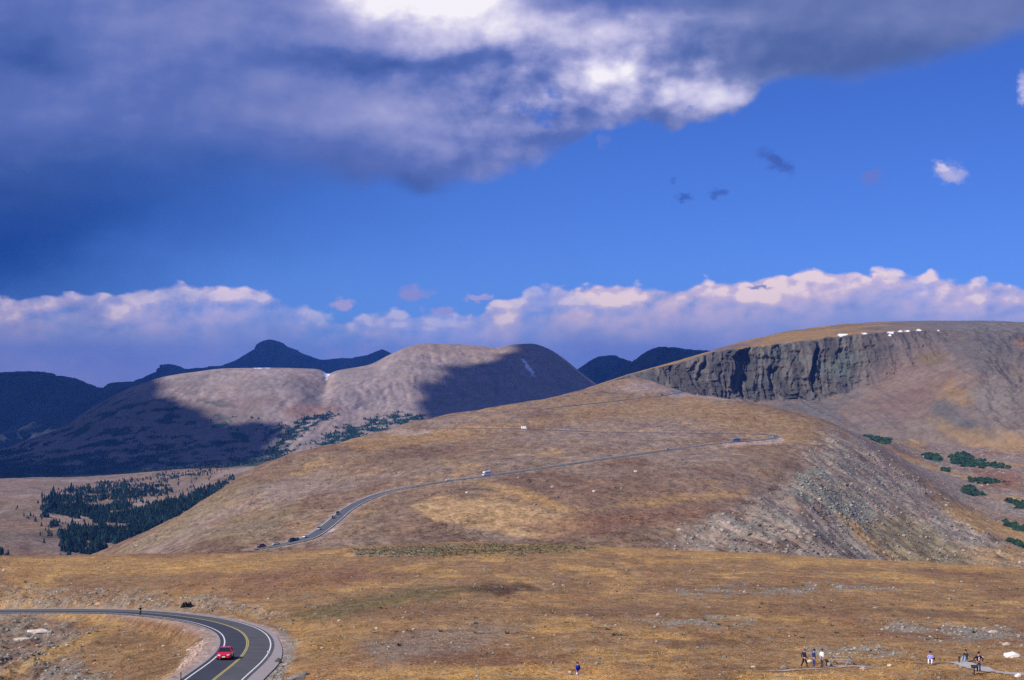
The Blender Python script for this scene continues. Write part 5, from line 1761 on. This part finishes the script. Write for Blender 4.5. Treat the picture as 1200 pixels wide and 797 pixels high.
def make_car(pm, label, loc, rz, tall=0.0, detail=True, L=4.3, W_=.84):
    t = empty('car', loc, rz, label, 'car')
    h = L / 2
    ring_mesh('body', [body_sec(-h, W_ * .86, .36, .60, .74), body_sec(-h + .12, W_ * .96, .26, .66, .86 + tall * .2), body_sec(-h * .5, W_, .21, .70, .92 + tall * .2), body_sec(.35, W_, .21, .70, .90 + tall * .2),
                       body_sec(h * .45, W_, .21, .68, .87 + tall * .2), body_sec(h * .82, W_ * .96, .23, .62, .74 + tall * .2), body_sec(h - .10, W_ * .9, .27, .56, .66 + tall * .15), body_sec(h, W_ * .78, .36, .50, .58 + tall * .1)], pm, t)
    zr = 1.36 + tall
    zb = .89 + tall * .2
    fy, ry = h * .44, -h * .84 if tall else -h * .76
    fr, rr = h * .05, -h * .62 if tall else -h * .42
    cab = [[(-W_ * .92, ry, zb), (W_ * .92, ry, zb), (W_ * .92, fy, zb), (-W_ * .92, fy, zb)], [(-W_ * .70, rr, zr - .03), (W_ * .70, rr, zr - .03), (W_ * .70, fr, zr - .03), (-W_ * .70, fr, zr - .03)]]
    ring_mesh('window', cab, glass, t)
    rf = [[(-W_ * .74, rr - .03, zr - .04), (W_ * .74, rr - .03, zr - .04), (W_ * .74, fr + .03, zr - .04), (-W_ * .74, fr + .03, zr - .04)],
          [(-W_ * .66, rr + .06, zr + .035), (W_ * .66, rr + .06, zr + .035), (W_ * .66, fr - .06, zr + .035), (-W_ * .66, fr - .06, zr + .035)]]
    rfo = ring_mesh('roof', rf, pm, t)
    for s in (-1, 1):
        pole('pillar', (s * W_ * .935, fy + .02, zb - .02), (s * W_ * .72, fr + .01, zr - .01), .032, .030, pm, rfo, 6)
        pole('pillar', (s * W_ * .935, ry - .02, zb - .02), (s * W_ * .72, rr - .01, zr - .01), .045, .040, pm, rfo, 6)
        pole('pillar', (s * W_ * .945, (fy + ry) * .5 - .1, zb - .02), (s * W_ * .725, (fr + rr) * .5 - .05, zr - .01), .028, .028, pm, rfo, 6)
        box('headlight', (s * W_ * .62, h - .035, .585 + tall * .1), (.32, .12, .14), lamp_m, t, Matrix.Rotation(math.radians(-28), 3, 'X') @ Matrix.Rotation(-s * .22, 3, 'Z'), .02)
        box('tail_light', (s * W_ * .70, -h + .02, .70), (.22, .06, .14), tail_m, t, None, .015)
        for yy in (h * .62, -h * .60): wheel(t, s * (W_ - .08), yy)
        if detail:
            box('mirror', (s * (W_ + .07), fy - .12, zb + .05), (.15, .09, .11), pm, t, None, .02)
    if detail:
        box('grille', (0, h - .02, .52), (.62, .05, .09), dark_metal, t, None, .01)
        box('licence_plate', (0, h + .012, .42), (.34, .02, .13), plate_m, t)
        box('bumper', (0, h - .06, .36), (W_ * 1.62, .16, .16), pm, t, None, .04)
        box('bumper', (0, -h + .06, .42), (W_ * 1.66, .16, .18), pm, t, None, .04)
    return t


def make_motorhome(pm, label, loc, rz, L=7.0, H=3.0, name='motorhome', stripe=None):
    t = empty(name, loc, rz, label, 'motorhome')
    w = 1.15; h = L / 2

    def sec(y, ww, zb, zt): return [(-ww, y, zb), (-ww, y, zt - .12), (-ww + .12, y, zt), (ww - .12, y, zt), (ww, y, zt - .12), (ww, y, zb)]
    ring_mesh('body', [sec(-h, w * .97, .45, H - .1), sec(-h + .1, w, .4, H), sec(h - 2.0, w, .4, H), sec(h - 1.95, w, 1.75, H), sec(h - .9, w * .92, 1.85, H - .15), sec(h - .75, w * .85, 2.1, H - .5)], pm, t)
    cab = ring_mesh('cab', [sec(h - 2.0, w * .88, .4, 1.85), sec(h - 1.0, w * .88, .4, 1.8), sec(h - .75, w * .86, .4, 1.2), sec(h, w * .8, .45, 1.05)], pm, t)
    ring_mesh('windscreen', [[(-w * .74, h - .98, 1.74), (w * .74, h - .98, 1.74), (w * .78, h - .74, 1.24), (-w * .78, h - .74, 1.24)], [(-w * .74, h - .94, 1.76), (w * .74, h - .94, 1.76), (w * .78, h - .70, 1.26), (-w * .78, h - .70, 1.26)]], glass, cab)
    for s in (-1, 1):
        box('window', (s * (w + .005), -h + 1.6, 1.95), (.03, 1.2, .6), glass, t, None, .01)
        box('window', (s * (w + .005), .3, 1.95), (.03, .9, .6), glass, t, None, .01)
        box('headlight', (s * w * .6, h + .01, .82), (.26, .06, .18), lamp_m, t, None, .02)
        if stripe: box('stripe', (s * (w + .004), -.8, 1.2), (.02, L * .6, .22), stripe, t)
        for yy in (h - 1.1, -h + 1.7): wheel(t, s * (w - .16), yy, .38, .24)
    return t


def copy_tree(o, parent=None):
    c = o.copy(); C.objects.link(c)
    if parent: c.parent = parent
    for ch in o.children: copy_tree(ch, c)
    return c


def repaint(o, old, new):
    for q in [o] + list(o.children_recursive):
        if q.type == 'MESH':
            for sl in q.material_slots:
                if sl.material == old: sl.link = 'OBJECT'; sl.material = new


def on_line(L, px, py, side):
    """a place on a road: the spot of the line seen nearest a photograph position, in a lane"""
    sx, sy = proj(L[:, 0], L[:, 1], L[:, 2])
    k = int(((sx - px) ** 2 + (0.6 * (sy - py)) ** 2).argmin())
    k = min(max(k, 1), len(L) - 2)
    d = L[k + 1] - L[k - 1]
    n = line_normals(L)[k]
    return Vector((L[k, 0] + n[0] * side, L[k, 1] + n[1] * side, L[k, 2])), math.atan2(d[1], d[0]) - PI / 2, math.asin(d[2] / np.linalg.norm(d))


red = paint('red_paint', (0.58, 0.003, 0.010))
loc, rz, pitch = on_line(road_line, 280, 772, 1.62)
loc.z += .065
rc_ = make_car(red, 'red car driving round the bend of the near road', loc, rz + PI)
rc_.rotation_euler = (-pitch, 0, rz + PI)

silver = paint('silver_paint', (0.42, 0.43, 0.45)); black = paint('black_paint', (0.012, 0.012, 0.015)); white_p = paint('white_car_paint', (0.80, 0.80, 0.82)); maroon = paint('maroon_paint', (0.05, 0.012, 0.02))
blue_p = paint('blue_paint', (0.05, 0.12, 0.26)); grey_p = paint('grey_paint', (0.16, 0.17, 0.19))
proto_s = proto_v = None
G = 'cars along the hill road'
CARS = [   # position in the photograph, paint, van?, label
    (305, 641.2, maroon, 1, 'dark maroon van leading the line at the foot of the hill'),
    (323, 639.6, silver, 0, 'silver car second in the line at the foot of the hill'),
    (342, 636.0, black, 1, 'black van at the start of the visible hill road'),
    (350.5, 633.6, grey_p, 0, 'grey-blue car right behind the black van'),
    (361, 631.0, white_p, 0, 'white car before the pull-offs on the hill road'),
    (377, 622.4, silver, 1, 'pale van between the two gravel pull-offs'),
    (394.2, 610.2, black, 0, 'first of two dark cars close together above the pull-offs'),
    (400.2, 605.2, black, 1, 'dark van close behind another dark car above the pull-offs'),
    (524, 564.8, white_p, 0, 'white car on the hill road just below the white motorhome'),
    (784, 526.8, silver, 0, 'silver car on the upper straight below the hairpin'),
]
for (px, py, pm, van, label) in CARS:
    loc, rz, pitch = on_line(hill_road, px, py, 1.8)
    if van:
        if proto_v is None: o = proto_v = make_car(maroon, label, loc, 0, .42, False, 4.8, .92)
        else: o = copy_tree(proto_v); repaint(o, maroon, pm)
    else:
        if proto_s is None: o = proto_s = make_car(silver, label, loc, 0, 0.0, False)
        else: o = copy_tree(proto_s); repaint(o, silver, pm)
    o.location = loc + Vector((0, 0, .36)); o.rotation_euler = (-pitch, 0, rz + PI)
    o['label'] = label; o['group'] = G
for (px, py, pm, L_, H_, label) in ((571, 557.5, white_p, 7.4, 3.1, 'white motorhome climbing the middle of the hill road'), (617, 503, white_p, 6.5, 2.8, 'small white motorhome on the upper level of the hill road'),
                                    (865, 518, blue_p, 8.0, 2.9, 'blue-grey motorhome just below the hairpin bend')):
    loc, rz, pitch = on_line(hill_road, px, py, 1.8)
    o = make_motorhome(pm, label, loc + Vector((0, 0, .36)), rz + PI, L_, H_)
    o.rotation_euler = (-pitch, 0, rz + PI)
    o['group'] = 'motorhomes on the hill road'
loc, rz, pitch = on_line(hill_road2, 777, 464.5, 1.6)
o = copy_tree(proto_v); repaint(o, maroon, black); o.location = loc + Vector((0, 0, .38)); o.rotation_euler = (-pitch, 0, rz)
o['label'] = 'black van approaching the car park below the cliff'; o['group'] = G
for (px, py, pm, van, label) in ((796, 460.4, blue_p, 0, 'blue parked car at the open end of the row below the cliff'), (803, 459.8, red, 1, 'red parked van in the row below the cliff'), (808, 460.2, white_p, 0, 'white parked car right beside the red van'),
                                 (812.5, 460.8, grey_p, 0, 'grey parked car in the row below the cliff'), (817.5, 461.4, white_p, 1, 'white parked van at the cliff end of the row')):
    loc = hill.hit(px, py, 1800)
    if loc is None: loc = hill.hit(px, py + 2, 1800)
    if loc is None: continue
    o = copy_tree(proto_v if van else proto_s); repaint(o, maroon if van else silver, pm)
    o.location = loc + Vector((0, 0, .1)); o.rotation_euler = (0, 0, PI + random.uniform(-.2, .2))
    o['label'] = label; o['group'] = 'cars parked below the cliff'
